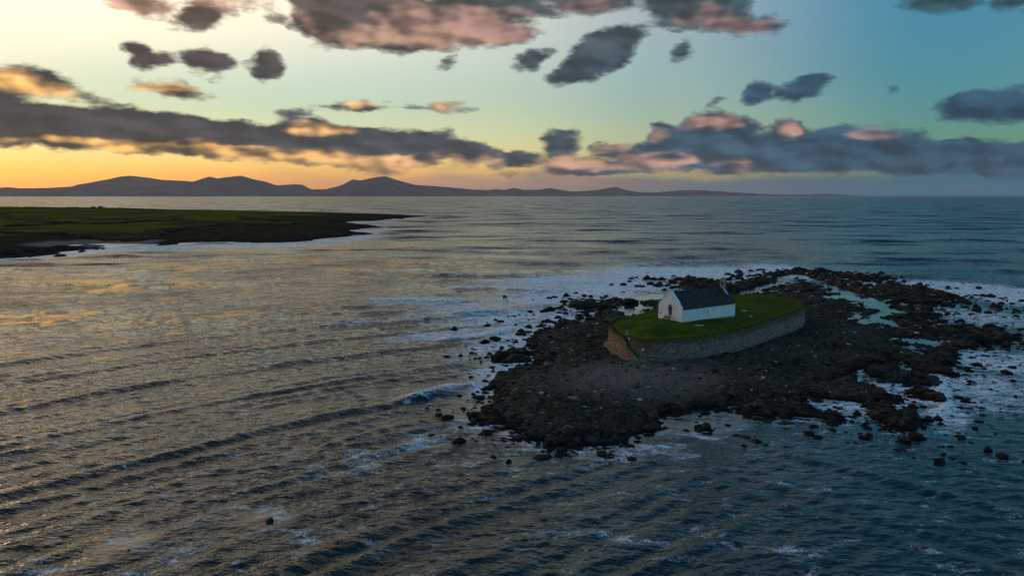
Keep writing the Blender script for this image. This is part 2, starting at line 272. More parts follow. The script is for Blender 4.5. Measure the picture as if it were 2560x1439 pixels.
FOAM = [
    (75.6, 319.0, 52.85, 37.06, 0.0, 0.85), (25.0, 291.6, 44.91, 23.81, 32.0, 0.62), (128.1, 291.6, 64.87, 18.25, -60.0, 0.95), (150.1, 260.5, 46.69, 25.3, -52.0, 0.98),
    (155.4, 239.9, 16.86, 30.8, 0.0, 0.9), (113.6, 336.5, 18.58, 26.03, 0.0, 0.8), (37.1, 272.1, 24.59, 26.97, 0.0, 0.72), (14.6, 239.9, 28.81, 22.45, 33.0, 0.6),
    (2.1, 203.6, 30.63, 14.23, 43.0, 0.55), (15.5, 203.6, 14.31, 17.97, 0.0, 0.62), (-11.1, 218.3, 23.45, 11.97, 33.0, 0.45), (1.7, 169.3, 26.36, 9.63, 63.0, 0.6),
    (0.7, 144.7, 14.42, 7.15, 60.0, 0.65), (-2.6, 129.0, 12.54, 3.47, 69.0, 0.58), (-5.5, 105.8, 4.25, 5.75, 0.0, 0.4), (-16.1, 175.2, 15.64, 7.78, 32.0, 0.48),
    (-27.2, 233.5, 18.75, 12.61, 0.0, 0.5), (27.8, 249.8, 17.55, 20.65, 0.0, 0.65), (6.7, 187.8, 20.42, 9.78, 46.0, 0.55), (90.9, 148.3, 11.17, 14.89, 0.0, 0.62),
    (74.1, 129.0, 13.6, 15.37, 0.0, 0.55), (60.9, 122.3, 11.05, 11.76, 0.0, 0.62), (51.5, 115.2, 9.25, 6.33, 0.0, 0.55), (61.7, 141.9, 5.7, 6.1, 0.0, 0.6),
    (62.8, 114.0, -14.49, -3.48, -111.0, 0.55), (70.5, 116.3, 7.01, 6.45, 0.0, 0.38), (45.2, 109.8, 7.16, 4.53, 0.0, 0.45), (120.9, 203.6, 16.36, 20.79, 0.0, 0.45),
    (-13.9, 96.2, 10.27, 2.8, 37.0, 0.4), (-18.4, 88.8, 7.08, 2.69, 41.0, 0.34), (-6.1, 90.9, 4.7, 2.75, 29.0, 0.36), (2.5, 98.7, 6.93, 4.35, 0.0, 0.44),
    (13.5, 93.1, 6.69, 3.22, 12.0, 0.5), (19.4, 93.9, 4.24, 2.74, 0.0, 0.42), (8.5, 96.2, 7.13, 1.96, 28.0, 0.48), (-29.6, 74.4, 2.62, 2.53, 0.0, 0.26),
    (-18.1, 68.8, 4.49, 1.17, 0.0, 0.33), (-27.7, 65.8, 4.37, 2.8, 25.0, 0.34), (-38.8, 63.5, 2.87, 1.73, 0.0, 0.34), (-31.8, 63.5, 2.87, 1.59, 0.0, 0.28),
    (-11.1, 70.7, 2.13, 1.24, 0.0, 0.26), (3.6, 69.4, 5.23, 1.71, 0.0, 0.26), (10.3, 69.9, 4.21, 1.38, 0.0, 0.28), (19.0, 69.9, 4.91, 2.07, 0.0, 0.22),
    (25.5, 67.4, 4.4, 1.45, 0.0, 0.25), (38.2, 63.5, 4.15, 1.3, 0.0, 0.25), (24.2, 99.5, 3.01, 1.41, -34.0, 0.4), (28.5, 102.1, 1.54, 1.79, 0.0, 0.3),
    (58.3, 107.8, 3.59, 2.87, 25.0, 0.45),
]
FOAM_HEAD = [
    (-234.6, 453.2, 92.0, 14.09, 65.0, 0.95), (-242.5, 395.0, 56.64, 6.94, 63.0, 0.9), (-193.5, 481.6, 68.21, 19.27, 50.0, 0.85), (-146.0, 501.1, 47.37, 23.4, 17.0, 0.8),
    (-117.0, 555.2, 54.9, 15.24, 59.0, 0.8), (-108.0, 598.2, 36.77, 14.21, 61.0, 0.8), (-114.8, 715.8, 60.1, 17.36, 65.0, 0.7), (-160.6, 916.8, 51.71, 25.35, 51.0, 0.7),
    (-134.5, 1075.5, 96.2, 21.99, 67.0, 0.6), (-156.0, 1643.4, 121.1, 35.53, 66.0, 0.6), (-126.5, 1687.9, 16.95, 91.7, 0.0, 0.6),
]
# breaking crests: line, height, half width, foam
CRESTS = [
    ([(-35.5, 306.2), (-24.7, 306.2), (-12.3, 304.7), (6.2, 306.2), (21.8, 309.3)], 0.8, 3.5, 0.2),
    ([(-26.7, 263.9), (-20.0, 263.9), (-10.7, 263.9), (-2.6, 261.6), (6.5, 256.1), (21.8, 254.0)], 0.9, 3.2, 0.5),
    ([(-45.6, 237.1), (-38.1, 235.3), (-27.2, 233.5), (-17.7, 232.6), (-8.4, 236.2)], 0.5, 2.8, 0.6),
    ([(-47.3, 186.1), (-40.5, 189.6), (-33.3, 192.6), (-25.8, 195.7), (-19.2, 198.9), (-10.5, 206.4), (-2.2, 213.0), (6.6, 216.0)], 0.75, 2.6, 0.25),
    ([(-17.2, 169.3), (-13.0, 170.2), (-7.9, 173.2), (-2.7, 179.9), (4.8, 190.2)], 0.5, 2.2, 0.7),
    ([(-16.9, 117.5), (-13.7, 121.1), (-10.9, 124.9), (-7.8, 127.3), (-4.0, 130.1)], 0.6, 1.8, 0.35),
    ([(34.5, 342.2), (57.1, 354.0), (76.2, 360.3), (93.4, 371.2), (108.5, 378.0), (116.6, 373.4), (122.1, 364.6)], 0.9, 4.5, 0.15),
    ([(56.7, 402.8), (76.5, 400.2), (94.8, 392.5)], 0.5, 5, 0),
    ([(147.8, 408.1), (161.8, 382.7), (179.4, 371.2)], 0.6, 5, 0),
    ([(199.4, 344.1), (201.5, 327.5), (207.0, 315.7)], 0.7, 4.5, 0),
    ([(271.2, 509.4), (273.7, 477.8), (293.2, 470.5)], 0.6, 6, 0),
    ([(75.7, 139.6), (70.4, 127.6), (66.3, 118.6), (64.1, 114.0), (61.0, 110.8), (58.1, 107.8)], 0.45, 1.0, 1.1),
    ([(3.6, 360.3), (21.8, 360.3), (39.0, 352.0)], 0.5, 4, 0),
    ([(-38.3, 222.3), (-46.6, 219.1), (-53.8, 216.8)], 0.4, 2.5, 0),
    ([(-68.8, 317.4), (-61.1, 319.0), (-50.4, 312.5), (-41.7, 306.2)], 0.45, 3, 0),
    ([(1.1, 219.9), (7.9, 223.2), (16.1, 226.5)], 0.45, 2.2, 0.2),
    ([(-26.1, 214.5), (-34.2, 210.7), (-46.7, 209.3), (-53.4, 210.7)], 0.35, 2.4, 0.0),
]
# single rocks: x, y, half width, height, note
ROCKS = [
    (0.8, 147.9, 2.88, 2.5, 'big'), (-2.2, 240.9, 1.34, 1.46, ''), (126.9, 292.3, 4.43, 1.99, ''), (130.0, 327.5, 0.99, 0.99, ''), (140.1, 309.3, 0.94, 0.94, ''),
    (132.1, 314.9, 1.11, 0.71, ''), (143.3, 273.3, 1.1, 1.66, ''), (144.0, 279.6, 1.27, 0.85, ''), (129.6, 275.8, 2.23, 1.25, ''), (129.5, 270.3, 1.5, 1.02, ''),
    (159.2, 280.2, 0.85, 1.06, ''), (161.8, 280.2, 0.99, 1.06, ''), (157.0, 266.2, 1.21, 1.21, ''), (148.9, 270.3, 0.96, 1.02, ''), (149.6, 266.2, 0.81, 0.81, ''),
    (144.7, 242.8, 1.11, 1.47, ''), (141.5, 245.2, 0.74, 0.93, ''), (136.7, 243.3, 1.23, 1.29, ''), (128.4, 240.4, 1.58, 1.64, ''), (150.0, 239.9, 0.73, 1.09, ''),
    (160.2, 249.8, 0.63, 0.76, ''), (141.3, 227.8, 1.5, 1.21, ''), (143.7, 226.9, 1.03, 1.21, ''), (149.3, 231.2, 1.41, 1.23, ''), (133.1, 232.6, 1.77, 1.41, ''),
    (135.3, 220.7, 1.79, 1.34, ''), (130.5, 221.9, 1.01, 0.84, ''), (131.4, 213.3, 0.87, 0.81, ''), (136.3, 213.3, 1.3, 0.81, ''), (125.5, 205.0, 0.52, 0.62, ''),
    (133.8, 262.2, 1.72, 1.39, ''), (120.8, 228.2, 1.39, 1.04, ''), (129.1, 236.2, 1.44, 1.44, ''), (108.9, 175.5, 0.98, 1.21, ''), (105.2, 170.0, 1.21, 0.65, ''),
    (105.6, 165.1, 0.84, 0.51, ''), (99.7, 157.9, 0.73, 0.85, ''), (92.2, 151.7, 0.62, 0.7, ''), (90.1, 152.1, 0.39, 0.47, ''), (85.4, 143.0, 0.73, 0.66, ''),
    (84.8, 140.4, 0.65, 0.54, ''), (90.3, 141.3, 0.87, 0.87, ''), (88.8, 142.3, 0.51, 0.44, ''), (75.4, 139.0, 1.07, 1.07, ''), (67.4, 129.0, 1.6, 1.6, ''),
    (64.4, 131.0, 2.03, 1.62, ''), (61.8, 130.4, 1.08, 1.01, ''), (66.0, 136.4, 1.54, 1.05, ''), (69.6, 137.7, 1.28, 0.85, ''), (64.7, 121.2, 0.82, 0.66, ''),
    (63.0, 119.4, 0.68, 0.56, ''), (64.4, 118.2, 0.86, 0.74, ''), (60.5, 114.3, 0.71, 0.71, ''), (54.9, 115.0, 0.66, 0.63, ''), (53.2, 113.7, 0.53, 0.44, ''),
    (52.1, 113.7, 0.53, 0.44, ''), (53.4, 108.0, 0.85, 1.01, ''), (54.8, 107.4, 0.84, 0.84, ''), (50.9, 108.1, 0.9, 0.76, ''), (51.2, 104.4, 0.71, 0.74, ''),
    (52.1, 103.6, 0.49, 0.33, ''), (58.5, 109.2, 0.8, 0.51, ''), (45.0, 110.0, 0.75, 0.69, ''), (43.6, 108.9, 0.51, 0.43, ''), (40.2, 103.9, 0.33, 0.33, ''),
    (43.3, 105.1, 0.44, 0.33, ''), (37.4, 106.3, 1.45, 0.58, ''), (35.0, 107.7, 0.62, 0.42, ''), (36.3, 109.3, 1.14, 0.43, ''), (29.1, 100.6, 0.95, 0.4, ''),
    (30.0, 99.9, 1.16, 0.39, ''), (30.8, 97.9, 0.88, 0.7, ''), (31.6, 96.5, 0.51, 0.46, ''), (25.9, 103.2, 0.7, 0.65, ''), (19.5, 104.9, 0.6, 0.66, ''),
    (23.1, 108.2, 0.68, 0.34, ''), (-23.3, 73.2, 0.6, 0.48, ''), (-33.7, 67.0, 0.3, 0.28, ''), (-3.4, 126.0, 0.52, 0.59, ''), (-3.5, 120.3, 0.5, 0.56, ''),
    (-0.4, 145.4, 0.67, 0.67, ''), (-0.6, 153.3, 0.63, 0.47, ''), (-2.3, 152.9, 0.47, 0.47, ''), (3.8, 167.4, 1.03, 1.03, ''), (5.3, 172.7, 0.88, 0.79, ''),
    (4.1, 159.8, 0.74, 0.74, ''), (9.3, 179.4, 1.19, 1.1, ''), (11.2, 182.9, 0.93, 0.98, ''), (12.6, 182.9, 0.93, 0.98, ''), (14.6, 184.9, 0.94, 0.85, ''),
    (14.4, 196.0, 0.6, 0.75, ''), (16.0, 196.4, 0.5, 0.6, ''), (17.4, 195.4, 0.6, 0.74, ''), (20.1, 196.4, 0.8, 0.9, ''), (17.6, 188.1, 0.86, 0.72, ''),
    (23.2, 198.3, 1.01, 0.91, ''), (23.8, 221.1, 1.57, 1.18, ''), (35.1, 252.4, 1.53, 0.96, ''), (38.5, 258.3, 1.31, 0.78, ''), (44.1, 272.7, 2.2, 1.03, ''),
    (50.0, 275.2, 2.22, 1.04, ''), (55.9, 269.7, 1.64, 1.23, ''), (69.4, 302.4, 1.22, 1.14, ''), (63.5, 299.5, 0.76, 0.68, ''), (63.1, 262.7, 1.73, 2.79, 'tall'),
    (58.6, 263.3, 3.99, 1.8, ''), (81.6, 286.1, 1.3, 0.87, ''), (82.2, 298.7, 1.21, 0.9, ''), (114.1, 332.9, 1.34, 1.01, ''), (81.3, 270.3, 2.46, 1.84, ''),
    (89.9, 284.8, 1.73, 1.29, ''), (112.9, 310.9, 3.14, 1.88, ''), (118.7, 311.7, 2.52, 2.12, ''), (116.9, 287.5, 2.03, 1.31, ''), (11.1, 98.0, 1.14, 0.93, ''),
    (12.7, 100.5, 1.06, 0.95, ''), (8.0, 97.3, 1.02, 0.69, ''), (3.8, 98.8, 0.73, 0.62, ''), (0.0, 101.6, 0.64, 0.48, ''), (-3.6, 100.8, 0.42, 0.4, ''),
    (-4.6, 98.2, 0.41, 0.39, ''), (-5.1, 99.2, 0.42, 0.31, ''), (-2.2, 107.9, 1.01, 0.76, ''), (-3.7, 109.1, 0.68, 0.6, ''), (-1.5, 115.0, 0.6, 0.63, ''),
    (-2.4, 117.9, 0.49, 0.55, ''), (15.6, 102.7, 0.86, 0.73, ''), (98.6, 166.9, 1.7, 1.28, ''), (97.8, 171.5, 2.1, 1.44, ''), (96.3, 174.5, 1.6, 1.2, ''),
    (81.5, 145.1, 1.04, 0.89, ''), (78.9, 143.0, 1.03, 0.66, ''), (76.7, 143.0, 1.47, 1.1, ''), (83.0, 145.6, 0.6, 0.56, ''), (-239.5, 458.3, 1.84, 1.04, 'h'),
    (-237.4, 461.7, 1.63, 1.05, 'h'), (-230.8, 404.1, 1.63, 0.92, 'h'), (-243.2, 401.5, 1.21, 0.91, 'h'), (-235.3, 433.3, 1.74, 0.82, 'h'), (-243.0, 415.7, 1.46, 0.78, 'h'),
    (-211.0, 500.1, 1.26, 0.94, 'h'), (-217.6, 495.1, 2.49, 1.12, 'h'), (-146.5, 1057.2, 4.25, 3.19, 'h'), (-162.7, 510.2, 1.03, 0.62, 'h'),
]
# far mountains: x, y, height of the skyline
RIDGE = [
    (-22651, 24000, 250), (-20843, 24000, 431), (-19036, 24000, 346), (-17831, 24000, 298), (-16627, 24000, 226), (-15422, 24000, 250), (-15060, 24000, 274), (-14699, 24000, 238),
    (-13855, 24000, 250), (-13012, 24000, 298), (-12410, 24000, 370), (-12048, 24000, 491), (-11687, 24000, 587), (-11386, 24000, 611), (-10843, 24000, 551), (-10482, 24000, 491),
    (-9759, 24000, 455), (-9518, 24000, 431), (-9036, 24000, 587), (-8795, 24000, 527), (-8554, 24000, 563), (-8072, 24000, 611), (-7711, 24000, 503), (-7349, 24000, 431),
    (-7048, 24000, 322), (-6506, 24000, 358), (-6265, 24000, 346), (-6024, 24000, 202), (-5592, 24215, 215), (-5196, 24646, 342), (-4941, 24915, 521), (-4731, 25131, 487),
    (-4463, 25400, 569), (-4076, 25777, 641), (-3676, 26154, 506), (-3203, 26585, 367), (-2712, 27015, 345), (-2075, 27554, 296), (-1410, 28092, 230), (-859, 28523, 219),
    (-577, 28738, 249), (-291, 28954, 222), (73, 29223, 297), (444, 29492, 225), (1052, 29923, 243), (1440, 30192, 306), (1835, 30462, 232), (2318, 30785, 172),
    (2977, 31215, 205), (3483, 31538, 255), (3826, 31754, 320), (4173, 31969, 370), (4524, 32185, 243), (5059, 32508, 164), (5972, 33046, 149), (7104, 33692, 236),
    (7880, 34123, 256), (8874, 34662, 207), (10103, 35308, 139), (11157, 35846, 87), (12457, 36492, 60), (13796, 37138, 61), (14826, 37623, 109), (15643, 38000, 52),
]

# ------------------------------------------------------------------ helpers
COL = sc.collection
random.seed(7); RNG = np.random.default_rng(7)

def tag(o, label=None, cat=None, group=None, kind=None):
    if label: o['label'] = label
    if cat: o['category'] = cat
    if group: o['group'] = group
    if kind: o['kind'] = kind
    return o

_GA = np.random.default_rng(3).random(256) * 2 * math.pi
_GX, _GY = np.cos(_GA).astype(np.float32), np.sin(_GA).astype(np.float32)
def gnoise(x, y, seed=0):                       # gradient noise, about -1 .. 1
    x = np.asarray(x); y = np.asarray(y)
    x0 = np.floor(x); y0 = np.floor(y); fx = (x - x0).astype(np.float32); fy = (y - y0).astype(np.float32)
    u = fx * fx * fx * (fx * (fx * 6 - 15) + 10); v = fy * fy * fy * (fy * (fy * 6 - 15) + 10)
    ix = x0.astype(np.int32).view(np.uint32); iy = y0.astype(np.int32).view(np.uint32); sd_ = np.uint32((seed * 974634777) & 0xFFFFFFFF)
    hx = (ix * np.uint32(374761393) + sd_, (ix + np.uint32(1)) * np.uint32(374761393) + sd_); hy = (iy * np.uint32(668265263), (iy + np.uint32(1)) * np.uint32(668265263))
    def g(dx, dy):
        h = hx[dx] + hy[dy]; h = (h ^ (h >> np.uint32(13))) * np.uint32(1274126177); h = (h ^ (h >> np.uint32(16))) & np.uint32(255)
        return _GX[h] * (fx - dx) + _GY[h] * (fy - dy)
    n0 = g(0, 0); n0 = n0 + u * (g(1, 0) - n0); n1 = g(0, 1); n1 = n1 + u * (g(1, 1) - n1)
    return (n0 + v * (n1 - n0)) * 1.5

def fbm(x, y, oct=4, seed=0, gain=0.5, lac=2.03):
    s = 0; a = 1; t = 0
    for i in range(oct):
        s = s + a * gnoise(x, y, seed + i * 17); t += a; a *= gain; x = x * lac + 13.7; y = y * lac + 5.1
    return s / t

def ridged(x, y, oct=4, seed=0):
    s = 0; a = 1; t = 0
    for i in range(oct):
        s = s + a * (1 - 2 * np.abs(gnoise(x, y, seed + i * 31))); t += a; a *= 0.55; x = x * 2.1 + 3.3; y = y * 2.1 + 9.1
    return s / t

def sstep(a, b, x):
    t = np.clip((x - a) / (b - a), 0, 1); return t * t * (3 - 2 * t)

def poly_sd(px, py, poly):                      # signed distance, positive inside
    d2 = np.full(px.shape, 1e18); ins = np.zeros(px.shape, bool)
    n = len(poly)
    for i in range(n):
        ax, ay = poly[i]; bx, by = poly[(i + 1) % n]
        ex, ey = bx - ax, by - ay
        t = np.clip(((px - ax) * ex + (py - ay) * ey) / (ex * ex + ey * ey + 1e-9), 0, 1)
        dx = px - ax - t * ex; dy = py - ay - t * ey
        d2 = np.minimum(d2, dx * dx + dy * dy)
        c = ((ay > py) != (by > py)) & (px < (bx - ax) * (py - ay) / (by - ay + 1e-12) + ax)
        ins ^= c
    d = np.sqrt(d2); return np.where(ins, d, -d)

def line_d(px, py, line):                       # distance to an open line and position along it (0..1)
    best = np.full(px.shape, 1e9); par = np.zeros(px.shape); n = len(line) - 1
    for i in range(n):
        ax, ay = line[i]; bx, by = line[i + 1]; ex, ey = bx - ax, by - ay
        t = np.clip(((px - ax) * ex + (py - ay) * ey) / (ex * ex + ey * ey + 1e-9), 0, 1)
        d = np.hypot(px - ax - t * ex, py - ay - t * ey)
        m_ = d < best; best = np.where(m_, d, best); par = np.where(m_, (i + t) / n, par)
    return best, par

def ell_r(px, py, e):                           # normalised radius in an ellipse (x, y, half length, half width, turn)
    a = R(e[4]); c, s = math.cos(a), math.sin(a)
    dx, dy = px - e[0], py - e[1]
    return np.sqrt(((dx * c + dy * s) / e[2]) ** 2 + ((-dx * s + dy * c) / e[3]) ** 2)

def mesh_np(name, co, faces, smooth=True):      # faces: (n,4) or (n,3) array
    co = np.ascontiguousarray(co, np.float32); f = np.ascontiguousarray(faces, np.int32)
    me = bpy.data.meshes.new(name); n, k = f.shape
    me.vertices.add(len(co)); me.vertices.foreach_set('co', co.ravel())
    me.loops.add(n * k); me.loops.foreach_set('vertex_index', f.ravel())
    me.polygons.add(n); me.polygons.foreach_set('loop_start', np.arange(0, n * k, k, dtype=np.int32))
    me.polygons.foreach_set('use_smooth', np.full(n, smooth))
    me.update(calc_edges=True); me.validate()
    return me

def grid_faces(nr, nc):
    i = np.arange(nr - 1)[:, None] * nc + np.arange(nc - 1)[None, :]
    return np.stack([i, i + 1, i + nc + 1, i + nc], -1).reshape(-1, 4)

def attr(me, name, vals):
    a = me.attributes.new(name, 'FLOAT', 'POINT'); a.data.foreach_set('value', np.ascontiguousarray(vals, np.float32).ravel())

def link(name, me, mat=None, parent=None):
    o = bpy.data.objects.new(name, me); COL.objects.link(o)
    if mat is not None and not me.materials: me.materials.append(mat)
    if parent is not None: o.parent = parent
    return o

def empty(name, loc, rz=0.0):
    o = bpy.data.objects.new(name, None); COL.objects.link(o); o.location = loc; o.rotation_euler = (0, 0, rz); o.empty_display_size = 0.3
    return o

class MB:                                       # collects simple shapes into one mesh
    def __init__(self): self.v = []; self.f = []
    def add(self, vs, fs):
        b = len(self.v); self.v += [tuple(p) for p in vs]; self.f += [tuple(b + i for i in q) for q in fs]; return self
    def box(self, c, s, rz=0.0, top=1.0):
        cx, cy, cz = c; hx, hy, hz = s[0] / 2, s[1] / 2, s[2] / 2; co, si = math.cos(rz), math.sin(rz); vs = []
        for z, k in ((-hz, 1.0), (hz, top)):
            for x, y in ((-hx, -hy), (hx, -hy), (hx, hy), (-hx, hy)):
                x *= k; y *= k; vs.append((cx + x * co - y * si, cy + x * si + y * co, cz + z))
        return self.add(vs, [(0, 3, 2, 1), (4, 5, 6, 7), (0, 1, 5, 4), (1, 2, 6, 5), (2, 3, 7, 6), (3, 0, 4, 7)])
    def bar(self, a, b, r, n=6):
        a = Vector(a); b = Vector(b); d = (b - a).normalized(); u = d.orthogonal().normalized(); w = d.cross(u); vs = []
        for p in (a, b):
            for k in range(n):
                t = 2 * math.pi * k / n; vs.append(tuple(p + u * (r * math.cos(t)) + w * (r * math.sin(t))))
        return self.add(vs, [tuple(range(n - 1, -1, -1)), tuple(range(n, 2 * n))] + [(k, (k + 1) % n, n + (k + 1) % n, n + k) for k in range(n)])
    def prism(self, prof, fn):                  # prof: outline points, fn(p, 0/1) -> 3-D point on front / back
        n = len(prof); vs = [fn(p, 0) for p in prof] + [fn(p, 1) for p in prof]
        return self.add(vs, [tuple(range(n - 1, -1, -1)), tuple(range(n, 2 * n))] + [(k, (k + 1) % n, n + (k + 1) % n, n + k) for k in range(n)])
    def build(self, name, mat, parent=None, smooth=False):
        me = bpy.data.meshes.new(name); me.from_pydata(self.v, [], self.f); me.update()
        bm = bmesh.new(); bm.from_mesh(me); bmesh.ops.recalc_face_normals(bm, faces=bm.faces); bm.to_mesh(me); bm.free()
        if smooth: me.polygons.foreach_set('use_smooth', [True] * len(me.polygons))
        return link(name, me, mat, parent)

# ------------------------------------------------------------------ materials
class NT:
    def __init__(self, name):
        self.mat = bpy.data.materials.new(name); self.mat.use_nodes = True
        self.t = self.mat.node_tree; self.t.nodes.clear()
        self.out = self.t.nodes.new('ShaderNodeOutputMaterial')
        self.p = self.t.nodes.new('ShaderNodeBsdfPrincipled'); self.L(self.p.outputs[0], self.out.inputs[0])
    def L(self, a, b): self.t.links.new(a, b)
    def put(self, s, v):
        if isinstance(v, (int, float)): s.default_value = v
        elif isinstance(v, tuple): s.default_value = (*v, 1) if s.type == 'RGBA' and len(v) == 3 else v
        else: self.L(v, s)
    def nd(self, t, **kw):
        n = self.t.nodes.new(t)
        for k, v in kw.items(): setattr(n, k, v)
        return n
    def m(self, op, a, b=0.0, c=None, clamp=False):
        n = self.nd('ShaderNodeMath', operation=op, use_clamp=clamp); self.put(n.inputs[0], a); self.put(n.inputs[1], b)
        if c is not None: self.put(n.inputs[2], c)
        return n.outputs[0]
    def vm(self, op, a, b=(0, 0, 0)):
        n = self.nd('ShaderNodeVectorMath', operation=op); self.put(n.inputs[0], a); self.put(n.inputs[1], b)
        return n.outputs['Value' if op in ('LENGTH', 'DOT_PRODUCT') else 'Vector']
    def mp(self, v, a, b, c=0.0, d=1.0):
        n = self.nd('ShaderNodeMapRange', interpolation_type='SMOOTHSTEP'); self.put(n.inputs[0], v)
        for i, q in enumerate((a, b, c, d)): n.inputs[i + 1].default_value = q
        return n.outputs[0]
    def mix(self, f, a, b, bt='MIX'):
        n = self.nd('ShaderNodeMix', data_type='RGBA', blend_type=bt); self.put(n.inputs[0], f); self.put(n.inputs[6], a); self.put(n.inputs[7], b)
        return n.outputs[2]
    def pos(self): return self.nd('ShaderNodeNewGeometry').outputs['Position']
    def obj(self): return self.nd('ShaderNodeTexCoord').outputs['Object']
    def attr(self, name): return self.nd('ShaderNodeAttribute', attribute_name=name).outputs['Fac']
    def noise(self, vec, scale, detail=3.0, rough=0.5, dim='3D', out=0):
        n = self.nd('ShaderNodeTexNoise', noise_dimensions=dim); self.L(vec, n.inputs['Vector'])
        n.inputs['Scale'].default_value = scale; n.inputs['Detail'].default_value = detail; n.inputs['Roughness'].default_value = rough
        return n.outputs[out]
    def voro(self, vec, scale, feature='F1', out='Distance'):
        n = self.nd('ShaderNodeTexVoronoi', feature=feature); self.L(vec, n.inputs['Vector']); n.inputs['Scale'].default_value = scale
        return n.outputs[out]
    def bump(self, h, dist, strength=1.0, normal=None):
        n = self.nd('ShaderNodeBump'); self.put(n.inputs['Height'], h); n.inputs['Distance'].default_value = dist; n.inputs['Strength'].default_value = strength
        if normal is not None: self.L(normal, n.inputs['Normal'])
        return n.outputs[0]
    def done(self, color, rough=0.9, normal=None, spec=0.3):
        self.put(self.p.inputs['Base Color'], color); self.put(self.p.inputs['Roughness'], rough)
        self.p.inputs['Specular IOR Level'].default_value = spec
        if normal is not None: self.L(normal, self.p.inputs['Normal'])
        return self.mat

def mat_rock():                                 # weed-covered foreshore rock: black wet weed low, olive, brown and grey higher
    t = NT('foreshore_rock'); p = t.pos(); z = t.nd('ShaderNodeSeparateXYZ'); t.L(p, z.inputs[0])
    n1 = t.noise(p, 0.12, 4.0); n2 = t.noise(p, 0.9, 4.0, 0.6); n3 = t.noise(p, 3.5, 3.0, 0.6)
    c = t.mix(t.mp(n1, 0.35, 0.65), (.055, .040, .026), (.095, .072, .045))
    c = t.mix(t.mp(n2, 0.52, 0.70), c, (.13, .098, .056))
    c = t.mix(t.mp(n3, 0.60, 0.76), c, (.24, .20, .155))
    c = t.mix(t.mp(t.noise(p, 0.33, 3.0), 0.62, 0.75), c, (.075, .030, .022))
    hz = t.m('ADD', z.outputs[2], t.m('MULTIPLY', t.m('SUBTRACT', n2, 0.5), 0.9))
    c = t.mix(t.mp(hz, 0.15, 0.75, 1.0, 0.0), c, (.012, .010, .009))     # black tide zone
    return t.done(c, t.mp(hz, 0.1, 0.8, 0.55, 1.0), t.bump(t.m('ADD', n3, n2), 0.35, 0.8), 0.1)

def mat_pebble():
    t = NT('beach_stones'); a = t.attr('tone'); p = t.pos(); z = t.nd('ShaderNodeSeparateXYZ'); t.L(p, z.inputs[0]); n = t.noise(p, 3.0, 2.0)
    c = t.mix(t.mp(a, 0.0, 0.75), (.022, .017, .013), (.105, .085, .062)); c = t.mix(t.mp(a, .75, 1.0), c, (.38, .345, .30))
    hz = t.m('ADD', z.outputs[2], t.m('MULTIPLY', t.m('SUBTRACT', n, .5), .7)); c = t.mix(t.mp(hz, 0.25, 0.95, 0.93, 0.0), c, (.013, .011, .010))
    return t.done(c, 0.95, None, 0.08)

def mat_boulder():
    t = NT('wet_boulder'); p = t.pos(); n2 = t.noise(p, 1.1, 4.0, 0.6); n3 = t.noise(p, 4.0, 3.0)
    c = t.mix(t.mp(n2, 0.4, 0.65), (.011, .009, .008), (.030, .022, .017)); c = t.mix(t.mp(n3, 0.62, 0.75), c, (.06, .05, .04))
    return t.done(c, t.mp(n2, .3, .7, .55, .95), t.bump(n3, 0.15, 0.8), 0.12)


# ------------------------------------------------------------------ island foreshore
def island_sd(x, y):
    wx = x + 2.2 * fbm(x / 9, y / 9, 3, 5) + 0.9 * fbm(x / 2.2, y / 2.2, 2, 9)
    wy = y + 3.0 * fbm(x / 9, y / 9, 3, 25) + 1.2 * fbm(x / 2.2, y / 2.2, 2, 29)
    s = poly_sd(wx, wy, COAST)
    for e in ISLETS:
        r = ell_r(wx, wy, e); s = np.maximum(s, (1 - r) * min(e[2], e[3]) * 1.2)
    pool = np.zeros_like(s)
    for e in POOLS:
        r = ell_r(wx, wy, e); pool = np.maximum(pool, np.clip((1.12 - r) * 3.5, 0, 1))
    return s, pool

def island_h(x, y):
    s, pool = island_sd(x, y)
    base = np.where(s > 0, 0.10 + 2.25 * (1 - np.exp(-np.clip(s, 0, 99) / 9.0)), np.maximum(s * 0.45, -2.5))
    # gravel spit in front of the wall is smoother than the reef
    smooth = np.clip(1.3 - ell_r(x, y, (20, 126, 14, 11, 20)), 0, 1)
    rough = 1 - 0.6 * sstep(0, .5, smooth)
    rk = 0.55 * ridged(x / 7.0, y / 9.0, 3, 3) + 0.42 * ridged(x / 2.1, y / 2.6, 3, 41) + 0.20 * fbm(x / 0.8, y / 0.9, 2, 77)
    st = np.sin((x * .8 - y * .6 + 2.5 * fbm(x / 11, y / 11, 2, 55)) * 1.25); rk = rk + 0.16 * np.sign(st) * np.abs(st) ** .5 * sstep(.0, .4, fbm(x / 15, y / 15, 2, 57) + .25)
    near = sstep(-7, 1.5, s)
    h = base + rk * rough * (0.35 + 0.65 * near) * sstep(-9, -1, s)
    # the reef to the north and east lies lower
    low = sstep(175, 235, y) * 1.35 + sstep(60, 86, x) * 1.75 + sstep(44, 58, x) * (1 - sstep(126, 140, y)) * 1.2
    low = low + 1.3 * sstep(185, 210, y) * (1 - sstep(42, 60, x))
    h = h - np.clip(low, 0, 2.15) * sstep(1, 6, s)
    h = h * (1 - pool) + pool * np.minimum(h, -0.25)
    # apron under the wall
    return h, s, pool

